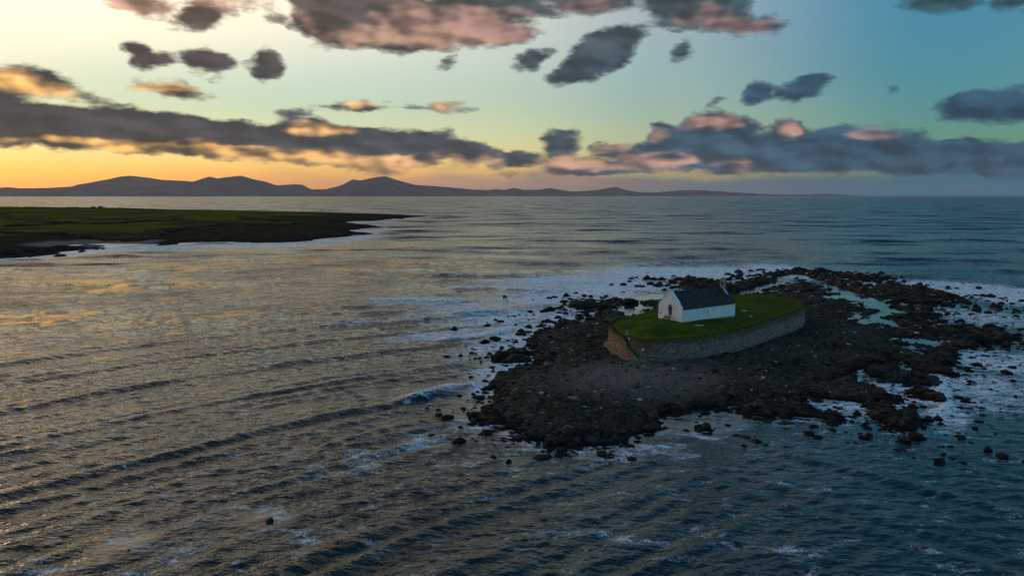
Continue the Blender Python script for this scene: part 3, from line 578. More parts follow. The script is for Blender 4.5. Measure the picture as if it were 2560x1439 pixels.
nx = 430
ys = [88.0]
while ys[-1] < 345: ys.append(ys[-1] + 0.36 + (ys[-1] - 88) * 0.0022)
ys = np.array(ys); xs = np.linspace(-14, 150, nx)
GX, GY = np.meshgrid(xs, ys)
hh, ss, pp = island_h(GX, GY)
wsd = poly_sd(GX, GY, WALL_TOP)
hh = np.where(wsd > -2.2, hh * (1 - sstep(-2.2, -.3, wsd)) + sstep(-2.2, -.3, wsd) * (2.1 + 0.006 * (GX - 24)), hh)
hh = np.where(wsd > 1.0, 1.0, hh)
me = mesh_np('foreshore', np.stack([GX, GY, hh], -1).reshape(-1, 3), grid_faces(len(ys), nx))
M_ROCK = mat_rock(); M_BOULDER = mat_boulder()
def mat_shore():
    t = NT('reef_and_shingle'); p = t.pos(); z = t.nd('ShaderNodeSeparateXYZ'); t.L(p, z.inputs[0])
    n1 = t.noise(p, 0.10, 4.0); n2 = t.noise(p, 0.7, 5.0, 0.65); n3 = t.noise(p, 3.0, 3.0, 0.65)
    c = t.mix(t.mp(n1, 0.38, 0.62), (.030, .024, .018), (.062, .050, .034))
    c = t.mix(t.mp(n2, 0.50, 0.66), c, (.082, .066, .044))
    c = t.mix(t.mp(n2, 0.36, 0.46, 1.0, 0.0), c, (.016, .011, .008))
    c = t.mix(t.mp(n3, 0.60, 0.74), c, (.26, .215, .165))
    c = t.mix(t.mp(t.noise(p, 0.28, 4.0), 0.60, 0.72), c, (.085, .034, .022))
    hz = t.m('ADD', z.outputs[2], t.m('MULTIPLY', t.m('SUBTRACT', n2, 0.5), 1.1))
    g = t.attr('shingle'); gc = t.mix(t.mp(n3, 0.4, 0.66), (.12, .095, .080), (.25, .205, .175))
    c = t.mix(g, c, gc)
    c = t.mix(t.mp(hz, 0.15, 0.85, 1.0, 0.0), c, (.014, .011, .009))
    bmp = t.bump(t.m('ADD', t.m('MULTIPLY', n2, 1.6), n3), 0.45, 1.0)
    return t.done(c, t.mp(hz, 0.1, 0.8, 0.6, 1.0), bmp, 0.08)
shing = np.clip(1.25 - ell_r(GX + 2 * fbm(GX / 3, GY / 3, 3, 8), GY, (19.5, 126.5, 15, 11, 20)), 0, 1) ** 0.8
attr(me, 'shingle', shing * .85)
tag(link('foreshore', me, mat_shore()), kind='structure')

# ------------------------------------------------------------------ far headland
def head_h(x, y):
    wx = x + 7 * fbm(x / 40, y / 40, 3, 61) + 2 * fbm(x / 9, y / 9, 2, 62); wy = y + 9 * fbm(x / 40, y / 40, 3, 63) + 3 * fbm(x / 9, y / 9, 2, 64)
    s = poly_sd(wx, wy, HEADLAND)
    land = 5.4 + np.clip(-x - 230, 0, 900) * 0.0118 + 0.9 * fbm(x / 160, y / 160, 3, 66)
    prof = sstep(4, 55, s) * 0.72 + sstep(20, 170, s) * 0.28
    h = np.where(s > 0, 0.3 + (land - 0.3) * prof + 0.9 * ridged(x / 12, y / 16, 3, 67) * sstep(0, 6, s) * (1 - sstep(25, 60, s)), np.maximum(s * 0.2, -3))
    for e in HEAD_REEF:
        h = np.maximum(h, e[5] * 1.5 * (1 - ell_r(wx, wy, e)) + 0.35 * ridged(x / 5, y / 7, 2, 68) * (ell_r(wx, wy, e) < 1.1))
    return h, s
hx = np.linspace(-1250, -90, 520)
hy = [300.0]
while hy[-1] < 1500: hy.append(hy[-1] + 2.2 + (hy[-1] - 300) * 0.0035)
hy = np.array(hy); HX, HY = np.meshgrid(hx, hy)
# keep more columns where the land is seen
hh2, hs = head_h(HX, HY)
me = mesh_np('headland', np.stack([HX, HY, hh2], -1).reshape(-1, 3), grid_faces(len(hy), len(hx)))
heath = sstep(0.05, 0.35, fbm(HX / 90, HY / 130, 4, 71) + sstep(-330, -190, HX) * 0.75 - 0.12) 
heath = np.maximum(heath, 1 - sstep(40, 75, hs + 12 * fbm(HX / 30, HY / 30, 3, 73)))
attr(me, 'heath', heath)
sand = (1 - sstep(14, 26, hs + 4 * fbm(HX / 14, HY / 14, 2, 74))) * sstep(462, 480, HY) * (1 - sstep(525, 540, HY)) * (1 - sstep(-236, -226, HX))
attr(me, 'sand', sand)
rocky = 1 - sstep(8, 30, hs + 8 * fbm(HX / 20, HY / 20, 3, 75)); attr(me, 'rocky', rocky)
def mat_headland():
    t = NT('coastal_pasture'); p = t.pos()
    n1 = t.noise(p, 0.02, 4.0); n2 = t.noise(p, 0.15, 4.0, 0.6)
    c = t.mix(t.mp(n1, 0.35, 0.65), (.062, .056, .009), (.125, .096, .016)); c = t.mix(t.mp(n2, 0.5, 0.7), c, (.055, .045, .012))
    c = t.mix(t.attr('heath'), c, t.mix(t.mp(n2, 0.4, 0.6), (.030, .024, .012), (.050, .038, .018)))
    c = t.mix(t.attr('rocky'), c, t.mix(t.mp(n2, 0.4, 0.65), (.014, .011, .010), (.040, .030, .024)))
    c = t.mix(t.attr('sand'), c, (.20, .15, .115))
    return t.done(c, 1.0, t.bump(n2, 1.0, 0.6), 0.0)
tag(link('headland', me, mat_headland()), kind='structure')

# ------------------------------------------------------------------ far mountains
rx = np.array([p[0] for p in RIDGE], float); ry = np.array([p[1] for p in RIDGE], float); rz = np.array([p[2] for p in RIDGE], float)
tt = np.linspace(0, 1, 900); kk = np.linspace(0, 1, len(rx))
lx = np.interp(tt, kk, rx); ly = np.interp(tt, kk, ry); lz = np.interp(tt, kk, rz)
lz = np.convolve(np.pad(lz, 3, 'edge'), np.ones(7) / 7, 'valid') * 0.5 + lz * 0.5
vv = np.concatenate([np.linspace(-1, 0, 30), np.linspace(0.06, 1, 14)])
MX = lx[None, :] + 0 * vv[:, None]; prof = np.where(vv < 0, (1 + vv) ** 1.15, (1 - vv) ** 1.3)[:, None]
MY = ly[None, :] + vv[:, None] * 4200 * (0.5 + 0.5 * np.clip(lz / 500, .3, 1.2))[None, :]
spur = fbm(MX / 900, MY / 2600, 4, 81)
MZ = lz[None, :] * prof * (1 + 0.55 * spur * (1 - prof) * 2) 
MZ = np.minimum(np.maximum(MZ, -5), lz[None, :] * (0.25 + 0.75 * prof ** .5)); MZ[0] = -8; MZ[-1] = -8
me = mesh_np('hills', np.stack([MX, MY, MZ], -1).reshape(-1, 3), grid_faces(len(vv), 900))
t = NT('mountain_heath'); p = t.pos(); n = t.noise(p, 0.0012, 5.0, 0.6)
tag(link('hills', me, t.done(t.mix(t.mp(n, .4, .65), (.10, .085, .075), (.17, .14, .12)), 1.0, None, 0.0)), kind='structure')


# ------------------------------------------------------------------ sea: one sheet to the horizon, finest around the island
phi = np.concatenate([np.radians([85, 70, 55, 45, 38, 33, 30]), np.radians(np.arange(28.6, 0.07, -0.042)), np.radians([0.055, 0.04])])
rr = 31.0 / np.tan(phi)
th = np.concatenate([np.radians(np.arange(-180, -37, 4.5)), np.radians(np.linspace(-36.2, 36.2, 720)), np.radians(np.arange(40, 180.1, 4.5))])
RR, TH = np.meshgrid(rr, th, indexing='ij')
SX = RR * np.sin(TH); SY = RR * np.cos(TH)
dr = np.gradient(rr)[:, None] * np.ones_like(SX); dl = RR * np.gradient(th)[None, :]
ux, uy = np.sin(TH), np.cos(TH)
near = (SX > -60) & (SX < 190) & (SY > 60) & (SY < 380)
sd = np.full(SX.shape, -60.0); pl = np.zeros(SX.shape)
a_, b_ = island_sd(SX[near], SY[near]); sd[near] = a_; pl[near] = b_
hm = (SX > -700) & (SX < 0) & (SY > 280) & (SY < 1400)
hsd = np.full(SX.shape, -300.0); hsd[hm] = poly_sd(SX[hm], SY[hm], HEADLAND)
for e in HEAD_REEF:
    hsd[hm] = np.maximum(hsd[hm], (1 - ell_r(SX[hm], SY[hm], e)) * min(e[2], e[3]))
calm = (1 - sstep(-11, -0.5, sd) * 0.9) * (1 - np.clip(pl * 3, 0, 1) * 0.98)
sh = np.clip(1.4 - ell_r(SX, SY, (27, 108, 12, 6, 0)), 0, 1)           # sheltered water in the lee of the spit
calm = calm * (1 - 0.6 * sstep(0, .6, sh)); calm = calm * (1 - sstep(-25, -3, hsd) * 0.8)

def lim(kx, ky):                                                        # fade a wave where the sheet is too coarse for it
    st = np.maximum(np.abs(kx * ux + ky * uy) * dr, np.abs(kx * uy - ky * ux) * dl)
    return 1 - sstep(0.9, 1.9, st)
Hh = np.zeros(SX.shape)
Rw = np.random.default_rng(11)
warpx = 2.4 * fbm(SX / 16, SY / 16, 3, 101); warpy = 2.4 * fbm(SX / 16, SY / 16, 3, 102)
gust = 0.75 + 0.5 * fbm(SX / 45, SY / 90, 3, 103)
# wind sea
for i in range(64):
    lam = 0.80 * (12.0 / 0.80) ** ((i + Rw.random()) / 64); k = 2 * math.pi / lam
    d_ = R(-90 + 12 + Rw.normal(0, 30)); kx, ky = k * math.cos(d_), k * math.sin(d_)
    am = (0.0066 if lam < 1.5 else 0.0056) * lam ** 0.85 * (0.6 + 0.8 * Rw.random())
    wgt = lim(kx, ky) * (1 if lam < 3.2 else 0.22 + 0.78 * sstep(130, 300, RR))
    if wgt.max() <= 0: continue
    ph = kx * (SX + warpx * min(1, lam / 4)) + ky * (SY + warpy * min(1, lam / 4)) + Rw.random() * 6.28
    Hh += am * np.sin(ph) * wgt
Hh *= gust
Hh = Hh + 1.1 * Hh * np.abs(Hh) / 0.25 * 0.35 + 0.0
# swell bending round both sides of the island
rc = np.hypot(SX - 101, SY + 31) + 1.6 * fbm(SX / 34, SY / 34, 2, 104)
wl = (1 - sstep(-2, 42, SX - 0.12 * (SY - 70))) * sstep(420, 120, RR)
wl = np.where(RR > 420, 0, (1 - sstep(-2, 46, SX)) * (1 - sstep(170, 420, RR)))
envl = 0.55 + 0.6 * fbm(SX / 30, SY / 30, 3, 105)
for lam, am in ((2.7, .030), (3.7, .050), (4.6, .064), (6.1, .062), (8.7, .05), (12.5, .05)):
    k = 2 * math.pi / lam; ex, ey = (SX - 101) / rc, (SY + 31) / rc
    ph = k * rc + 1.1 * fbm(SX / 22, SY / 22, 2, int(lam * 7)) + 1.0 * fbm(SX / 9, SY / 9, 2, int(lam * 5)); w_ = lim(k * ex, k * ey)
    sn = np.sin(ph); Hh += am * (sn + 0.45 * sn * np.abs(sn)) * w_ * wl * (0.45 + 0.9 * np.clip(envl, 0, 1.2))
wr_ = sstep(8, 34, SX) * (1 - sstep(105, 150, SY))
pr = -(0.76 * SX + 0.65 * SY) + 1.3 * fbm(SX / 26, SY / 26, 2, 107)
envr = 0.55 + 0.6 * fbm(SX / 25, SY / 25, 3, 108)
for lam, am in ((2.9, .042), (3.8, .064), (5.2, .074), (8.0, .05)):
    k = 2 * math.pi / lam; ph = k * pr + 1.1 * fbm(SX / 18, SY / 18, 2, int(lam * 9)); sn = np.sin(ph)
    Hh += am * (sn + 0.28 * sn * np.abs(sn)) * lim(k * .76, k * .65) * wr_ * envr
# long swell out at sea
for lam, am, dg in ((15, .16, -82), (19, .20, -97), (27, .26, -90), (38, .30, -94), (70, .3, -84)):
    k = 2 * math.pi / lam; d_ = R(dg); kx, ky = k * math.cos(d_), k * math.sin(d_)
    Hh += am * np.sin(kx * (SX + 3 * warpx) + ky * (SY + 3 * warpy) + dg) * lim(kx, ky) * sstep(150, 330, RR) * (0.6 + 0.7 * fbm(SX / 130, SY / 130, 2, int(lam)))
Hh *= calm
foam = np.zeros(SX.shape)
# breaking crests
for line, hgt, wid, fm in CRESTS:
    x0 = min(p[0] for p in line) - 15; x1 = max(p[0] for p in line) + 15; y0 = min(p[1] for p in line) - 30; y1 = max(p[1] for p in line) + 30
    mk = (SX > x0) & (SX < x1) & (SY > y0) & (SY < y1)
    if not mk.any(): continue
    X_, Y_ = SX[mk], SY[mk]
    wob = 1.3 * fbm(X_ / 7, Y_ / 7, 3, 111)
    d, t_ = line_d(X_ + wob * .4, Y_ + wob, line)
    iy = np.interp(X_, [p[0] for p in line], [p[1] for p in line]) if line[0][0] < line[-1][0] else np.interp(X_, [p[0] for p in line[::-1]], [p[1] for p in line[::-1]])
    side = np.sign(Y_ + wob - iy)                                       # + behind the crest
    ends = sstep(0, .18, t_) * (1 - sstep(.82, 1, t_))
    w_ = np.where(side > 0, wid * 1.7, wid * 0.75)
    Hh[mk] += 1.4 * hgt * ends * np.exp(-(d / w_) ** 2) * (0.75 + 0.4 * fbm(X_ / 5, Y_ / 5, 2, 112))
    if fm > 0:
        f_ = 2.0 * fm * ends * np.exp(-(np.maximum(0, d - wid * .2) / (wid * np.where(side > 0, .8, .4))) ** 2)
        foam[mk] = np.maximum(foam[mk], f_)
# foam: surf round the reef, laced patches adrift
fw = 3.2 * fbm(SX / 9, SY / 9, 3, 121); fw2 = 4.0 * fbm(SX / 9, SY / 9, 3, 122)
fm_ = (SX > -70) & (SX < 200) & (SY > 55) & (SY < 380)
X_, Y_ = (SX + fw)[fm_], (SY + fw2)[fm_]; fo = np.zeros(X_.shape)
for e in FOAM: fo = np.maximum(fo, (1.2 * e[5] if e[5] > .68 or e[0] > 45 else 1.2 * e[5] if e[1] > 112 else .95 * e[5]) * np.clip(1.25 - ell_r(X_, Y_, e) ** 1.5, 0, 1))
s_ = sd[fm_]; ring = np.exp(-np.clip(-s_, 0, 99) / 2.2) * 0.50 * (0.65 + 0.6 * fbm(X_ / 14, Y_ / 14, 2, 125)) * (s_ < 3)
shl = np.clip(1.3 - ell_r(X_, Y_, (27, 108, 11, 5, 0)), 0, 1)
fo = np.maximum(fo, ring * (1 - shl)) * np.clip(1 - pl[fm_] * 4, 0, 1)
foam[fm_] = np.maximum(foam[fm_], fo)
X_, Y_ = SX[hm] + 6 * fbm(SX[hm] / 30, SY[hm] / 30, 3, 126), SY[hm] + 9 * fbm(SX[hm] / 30, SY[hm] / 30, 3, 127); fo = np.zeros(X_.shape)
for e in FOAM_HEAD: fo = np.maximum(fo, e[5] * np.clip(1.3 - ell_r(X_, Y_, e) ** 1.5, 0, 1))
fo = np.maximum(fo * .85, 0.7 * np.exp(-np.clip(-hsd[hm], 0, 999) / 4.5)); foam[hm] = np.maximum(foam[hm], fo)
Hh = np.where(RR > 9000, 0, Hh)
me = mesh_np('sea', np.stack([SX, SY, Hh], -1).reshape(-1, 3), grid_faces(len(rr), len(th))[:, ::-1])
attr(me, 'foam', foam); attr(me, 'calm', calm)
def mat_sea():
    t = NT('sea_water'); p = t.pos()
    st = t.vm('MULTIPLY', p, (0.5, 1.0, 1.0)); rot = t.nd('ShaderNodeMapping'); t.L(st, rot.inputs[0]); rot.inputs[2].default_value = (0, 0, 0.25)
    n1 = t.noise(rot.outputs[0], 0.65, 3.0, 0.6, '2D'); n2 = t.noise(st, 2.3, 3.0, 0.6, '2D')
    n0 = t.noise(t.vm('MULTIPLY', p, (0.35, 1.0, 1.0)), 0.014, 4.0, 0.6, '2D')
    dist = t.vm('LENGTH', p)
    cm = t.mp(t.attr('calm'), 0.0, 0.5, 0.05, 1.0)
    am = t.m('MULTIPLY', t.mp(n0, 0.32, 0.68, 0.6, 1.4), cm)
    nb = t.nd('ShaderNodeBump'); t.L(t.m('MULTIPLY', t.m('MULTIPLY_ADD', n2, 0.30, n1), am), nb.inputs['Height'])
    nb.inputs['Distance'].default_value = 0.34; nb.inputs['Strength'].default_value = 1.0
    # open sea too far off for the sheet: slopes of all sizes from wavelets to swell
    sl = t.noise(t.vm('MULTIPLY', p, (0.5, 1.0, 1.0)), 0.022, 8.0, 0.66, '2D', 1)
    k3 = t.m('MULTIPLY', t.m('MULTIPLY', t.mp(dist, 110.0, 520.0, 0.0, 2.8), t.mp(n0, 0.34, 0.66, 0.55, 1.45)), cm)
    sv = t.nd('ShaderNodeVectorMath', operation='SCALE'); t.L(t.vm('MULTIPLY', t.vm('SUBTRACT', sl, (0.5, 0.5, 0.5)), (0.7, 1.0, 0.0)), sv.inputs[0]); t.L(k3, sv.inputs[3])
    nrm = t.vm('NORMALIZE', t.vm('ADD', nb.outputs[0], sv.outputs[0]))
    t.put(t.p.inputs['Base Color'], (0.004, 0.015, 0.014)); t.L(t.mp(dist, 90.0, 900.0, 0.04, 0.28), t.p.inputs['Roughness']); t.p.inputs['IOR'].default_value = 1.333
    t.L(nrm, t.p.inputs['Normal'])
    # foam: lace of bubbles, clumped
    wv = t.noise(p, 0.5, 3.0, 0.5, '2D', 1)
    q = t.vm('ADD', p, t.vm('MULTIPLY', wv, (2.2, 1.6, 0)))
    f1 = t.noise(t.vm('MULTIPLY', q, (0.45, 1.0, 1.0)), 0.55, 5.0, 0.62, '2D')
    g1 = t.noise(t.vm('MULTIPLY', q, (0.6, 1.1, 1.0)), 0.9, 4.0, 0.55, '2D'); g2 = t.noise(t.vm('MULTIPLY', q, (0.8, 1.0, 1.0)), 2.4, 3.0, 0.55, '2D')
    r1 = t.mp(t.m('ABSOLUTE', t.m('SUBTRACT', g1, 0.5)), 0.0, 0.045, 1.0, 0.0); r2 = t.mp(t.m('ABSOLUTE', t.m('SUBTRACT', g2, 0.5)), 0.0, 0.05, 1.0, 0.0)
    lace = t.m('MAXIMUM', r1, t.m('MULTIPLY', r2, 0.7))
    a = t.attr('foam'); av = t.m('ADD', t.m('MULTIPLY', t.m('SUBTRACT', f1, 0.5), 1.7), a)
    dense = t.m('MULTIPLY', t.mp(av, 0.40, 0.72), t.mp(t.m('MULTIPLY_ADD', g2, 0.6, t.m('MULTIPLY', g1, 0.4)), 0.40, 0.54, 0.12, 1.0))
    lc = t.m('MULTIPLY', lace, t.mp(av, 0.10, 0.46, 0.0, 0.9))
    ff = t.m('MAXIMUM', dense, lc, clamp=True)
    fb_ = t.nd('ShaderNodeBsdfDiffuse'); fb_.inputs[0].default_value = (*(0.82, 0.83, 0.84), 1); t.L(t.bump(f1, 0.3, 0.8), fb_.inputs['Normal'])
    mx = t.nd('ShaderNodeMixShader'); t.L(t.m('MULTIPLY', ff, 0.92), mx.inputs[0]); t.L(t.p.outputs[0], mx.inputs[1]); t.L(fb_.outputs[0], mx.inputs[2])
    t.L(mx.outputs[0], t.out.inputs[0])
    return t.mat
tag(link('sea', me, mat_sea()), kind='structure')

# ------------------------------------------------------------------ evening air
mb = MB(); mb.box((0, 0, 314), (92000, 92000, 650)); hz = mb.build('haze', None); tag(hz, 'thin evening haze over the sea', 'haze', kind='stuff')
hm_ = bpy.data.materials.new('thin_air'); hm_.use_nodes = True; ht = hm_.node_tree; ht.nodes.clear()
ho_ = ht.nodes.new('ShaderNodeOutputMaterial'); pv = ht.nodes.new('ShaderNodeVolumePrincipled'); ht.links.new(pv.outputs[0], ho_.inputs['Volume'])
pv.inputs['Color'].default_value = (.90, .84, .90, 1); pv.inputs['Density'].default_value = 1.1e-05; pv.inputs['Anisotropy'].default_value = 0.35
hm_.cycles.volume_sampling = 'DISTANCE'; hm_.cycles.homogeneous_volume = True
hz.data.materials.append(hm_)



# ------------------------------------------------------------------ sea wall round the churchyard
def smooth_loop(pts, n):
    P = np.array(pts + pts[:3], float); out = []
    m_ = len(pts)
    for i in range(n):
        u = i / n * m_; k = int(u); f = u - k
        p0, p1, p2, p3 = P[(k - 1) % m_], P[k % m_], P[(k + 1) % m_], P[(k + 2) % m_]
        out.append(0.5 * ((2 * p1) + (-p0 + p2) * f + (2 * p0 - 5 * p1 + 4 * p2 - p3) * f * f + (-p0 + 3 * p1 - 3 * p2 + p3) * f ** 3))
    P = np.array(out); seg = np.linalg.norm(np.roll(P, -1, 0) - P, axis=1); cum = np.concatenate([[0], np.cumsum(seg)])
    q = np.linspace(0, cum[-1], n, endpoint=False); PX = np.append(P[:, 0], P[0, 0]); PY = np.append(P[:, 1], P[0, 1])
    return np.stack([np.interp(q, cum, PX), np.interp(q, cum, PY)], 1), cum[-1]
WL, WLEN = smooth_loop(WALL_TOP, 900)                                   # starts at the west corner, runs along the south face
tan = np.roll(WL, -3, 0) - np.roll(WL, 3, 0); tan /= np.linalg.norm(tan, axis=1)[:, None]
WN = np.stack([tan[:, 1], -tan[:, 0]], 1)                               # outward
if ((WL + WN * 0.5 - WL.mean(0)) ** 2).sum() < ((WL - WL.mean(0)) ** 2).sum(): WN = -WN
def wall_z(x): return 5.85 + 0.45 * np.clip((x - 29) / 30, 0, 1)
BATTER = 0.38
def wall_pt(s, v, out=0.0):                                             # s metres along, v 0 base .. 1 top
    u = (s / WLEN * 900) % 900; k = int(u); f = u - k; k2 = (k + 1) % 900
    p = WL[k] * (1 - f) + WL[k2] * f; n = WN[k] * (1 - f) + WN[k2] * f
    zt = wall_z(p[0]); zb = 1.5
    o = BATTER * (1 - v) ** 1.3 + out + .14 * math.sin(s * .33) * (1 - v * .6) + .07 * math.sin(s * .87 + 1)
    return (p[0] + n[0] * o, p[1] + n[1] * o, zb + (zt - zb) * v)
def nearest_s(x, y):
    i = int(np.argmin((WL[:, 0] - x) ** 2 + (WL[:, 1] - y) ** 2)); return i / 900 * WLEN
S_STEP_TOP = nearest_s(20.7, 140.4); S_STEP_FOOT = nearest_s(23.0, 137.5)

def mat_masonry():
    t = NT('lichened_rubble_stone'); p = t.pos(); a = t.attr('tone'); z = t.nd('ShaderNodeSeparateXYZ'); t.L(p, z.inputs[0])
    n = t.noise(p, 0.35, 4.0); n2 = t.noise(p, 5.0, 3.0, 0.6)
    c = t.mix(a, (.17, .13, .105), (.46, .36, .30))
    c = t.mix(t.mp(t.noise(p, 0.9, 3.0), .58, .7), c, (.20, .165, .11))
    west = t.mp(z.outputs[0], 22.0, 26.0, 1.0, 0.0)                     # warm low sun on the west end, painted in as brown
    c = t.mix(t.m('MULTIPLY', west, t.mp(n2, .2, .7, .55, 1.)), c, t.mix(a, (.19, .115, .06), (.40, .27, .15)))
    zz = t.m('ADD', z.outputs[2], t.m('MULTIPLY', n, 1.6))
    c = t.mix(t.mp(zz, 5.3, 6.5, 0.0, 0.75), c, (.13, .105, .04))     # moss under the turf
    c = t.mix(t.mp(zz, 2.4, 3.5, 0.8, 0.0), c, (.075, .055, .034))      # weed at the foot
    c = t.mix(t.mp(n2, .45, .7, 0.0, .35), c, (.04, .036, .034))
    return t.done(c, .95, t.bump(n2, .06, .8), .05)
M_MASON = mat_masonry()
def mortar():
    t = NT('dark_mortar'); n = t.noise(t.pos(), 3.0, 3.0); return t.done(t.mix(n, (.03, .027, .024), (.075, .066, .055)), 1.0, t.bump(n, .08), .1)
M_MORTAR = mortar()
wall = empty('sea_wall', (0, 0, 0))
tag(wall, 'curved grey rubble stone sea wall holding up the grassy churchyard', 'wall')
# core behind the stones
rows = 6; cs = []
for j in range(rows + 1):
    for i in range(450): cs.append(wall_pt(i / 450 * WLEN, j / rows, -0.10))
fs = []
for j in range(rows):
    for i in range(450): a = j * 450 + i; b = j * 450 + (i + 1) % 450; fs.append((a, b, b + 450, a + 450))
me = bpy.data.meshes.new('core'); me.from_pydata(cs, [], fs); me.update(); link('core', me, M_MORTAR, wall)
# rubble stones, laid in wavering courses
def lay_stones(s0, s1, v_hi, seed, outf=lambda s, v: 0.0, keep=lambda s, v: True):
    rg = random.Random(seed); vs = []; fs = []; tone = []
    H_ = 4.4; z = 0.0; row = 0
    while z < H_ * v_hi:
        hgt = rg.uniform(.12, .24); s = s0 - rg.random() * .4
        while s < s1:
            ln = rg.uniform(.16, .52) if rg.random() < .85 else rg.uniform(.4, .8)
            v0, v1 = z / H_, min(1.0, (z + hgt) / H_)
            if keep(s + ln / 2, v0):
                o = rg.uniform(-.03, .11); g = .02; b = .05; j = lambda: rg.uniform(-.03, .03)
                sa, sb = s + g, s + ln - g; va, vb = v0 + g / H_, v1 - g / H_
                q = [(sa + j(), va), (sb + j(), va + j() / H_), (sb + j(), vb), (sa + j(), vb + j() / H_)]
                cx = (sa + sb) / 2; cv = (va + vb) / 2; base = len(vs); e = outf(cx, cv)
                for (a, c) in q: vs.append(wall_pt(a, c, -.10 + e))
                for (a, c) in q: vs.append(wall_pt(a + (cx - a) * .16, c + (cv - c) * .2, o + e + rg.uniform(-.02, .02)))
                fs += [tuple(base + k for k in f) for f in ((4, 5, 6, 7), (0, 1, 5, 4), (1, 2, 6, 5), (2, 3, 7, 6), (3, 0, 4, 7))]
                tone += [min(1, max(0, rg.gauss(.45, .28)))] * 8
            s += ln
        z += hgt; row += 1
    me = mesh_np('stones', np.array(vs), np.array(fs), False); attr(me, 'tone', tone); return me
S_END = nearest_s(67.6, 186.0)
o = link('rubble_stones', lay_stones(S_STEP_TOP - 1.0, S_END + 6, 1.0, 3), M_MASON, wall); o['kind'] = 'stuff'
o = link('rubble_stones', lay_stones(S_END + 6, WLEN - 0.01, 1.0, 4), M_MASON, wall); o['kind'] = 'stuff'
# west bastion: stands a pace forward of the face, its end raked along the steps
S_W0 = -9.0
def bast_out(s, v): return 0.80 * float(sstep(S_W0, S_W0 + 4.0, s))
def bast_keep(s, v):
    if s < S_STEP_TOP - .3: return True
    return v < 1.0 - (s - (S_STEP_TOP - .3)) / (S_STEP_FOOT - S_STEP_TOP + .9)
S_B1 = S_STEP_FOOT + .6
bast = []
NB = 60
def bast_top(s): return 1.0 if s < S_STEP_TOP - .3 else max(.02, 1.0 - (s - (S_STEP_TOP - .3)) / (S_STEP_FOOT - S_STEP_TOP + .9))
for i in range(NB + 1):
    s = S_W0 + (S_B1 - S_W0) * i / NB; vt = bast_top(s); e = bast_out(s, 0)
    bast += [wall_pt(s, 0, -.1 + e), wall_pt(s, vt, -.1 + e), wall_pt(s, vt, -.45 + e), wall_pt(s, 0, -.45 + e)]
fs = []
for i in range(NB):
    for k in range(4): fs.append((i * 4 + k, i * 4 + (k + 1) % 4, (i + 1) * 4 + (k + 1) % 4, (i + 1) * 4 + k))
fs += [(0, 1, 2, 3), (NB * 4 + 3, NB * 4 + 2, NB * 4 + 1, NB * 4)]
me = bpy.data.meshes.new('bastion'); me.from_pydata(bast, [], fs); me.update(); link('bastion', me, M_MORTAR, wall)
o = link('bastion_stones', lay_stones(S_W0, S_B1, 1.0, 5, bast_out, bast_keep), M_MASON, wall); o['kind'] = 'stuff'; o['label'] = 'stones of the west end, warm evening light put into their brown colour'
# turf-backed fill between bastion and face, west of the steps
fv = []; ff = []
N_ = 30
for i in range(N_ + 1):
    s = S_W0 + (S_STEP_TOP - .9 - S_W0) * i / N_; e = bast_out(s, 1)
    p = wall_pt(s, 1, -.3); q = wall_pt(s, 1, -.02 + e); fv += [(p[0], p[1], p[2] + .05), (q[0], q[1], q[2] + .03)]
for i in range(N_): ff.append((2 * i, 2 * i + 1, 2 * i + 3, 2 * i + 2))
FILL = (fv, ff)
# steps climbing west between bastion and face
NS = 15
for k in range(NS):
    f0 = k / NS; f1 = (k + 1) / NS
    sa = S_STEP_FOOT + .5 + (S_STEP_TOP - 1.0 - S_STEP_FOOT - .5) * f0; sb = S_STEP_FOOT + .5 + (S_STEP_TOP - 1.0 - S_STEP_FOOT - .5) * f1
    zt = 1.95 + (wall_z(20.7) - 1.95) * f1
    a = wall_pt(sa, .5, -.15); b = wall_pt(sb, .5, -.15); c = wall_pt(sb, .5, .46); d = wall_pt(sa, .5, .46)
    mb = MB(); z0 = zt - .5
    mb.add([(a[0], a[1], z0), (b[0], b[1], z0), (c[0], c[1], z0), (d[0], d[1], z0), (a[0], a[1], zt), (b[0], b[1], zt), (c[0], c[1], zt), (d[0], d[1], zt)],
           [(0, 3, 2, 1), (4, 5, 6, 7), (0, 1, 5, 4), (1, 2, 6, 5), (2, 3, 7, 6), (3, 0, 4, 7)])
    if k == 0:
        tt_ = NT('worn_step_stone'); nn = tt_.noise(tt_.pos(), 3.0, 3.0); M_STEP = tt_.done(tt_.mix(nn, (.05, .045, .04), (.11, .10, .085)), .9, tt_.bump(nn, .05), .2)
    mb.build('step', M_STEP, wall)
# concrete skirt at the foot of the bastion
mb = MB(); pr_ = []
for i in range(25):
    s = S_W0 + 3 + (S_STEP_FOOT + 1.0 - S_W0 - 3) * i / 24; e = bast_out(s, 0); wob = .25 * math.sin(i * 1.7) + .12 * math.sin(i * 4.1)
    p = wall_pt(s, 0, e - .2); q = wall_pt(s, 0, e + 1.05 + wob * .6); pr_ += [(p[0], p[1], 2.75 + .1 * wob), (q[0], q[1], 1.75)]
mb.add(pr_, [(2 * i, 2 * i + 1, 2 * i + 3, 2 * i + 2) for i in range(24)])
tt_ = NT('rough_concrete'); nn = tt_.noise(tt_.pos(), 1.6, 4.0); mb.build('skirt', tt_.done(tt_.mix(tt_.mp(nn, .35, .65), (.07, .062, .05), (.16, .14, .11)), .95, tt_.bump(nn, .1), .15), wall, True)

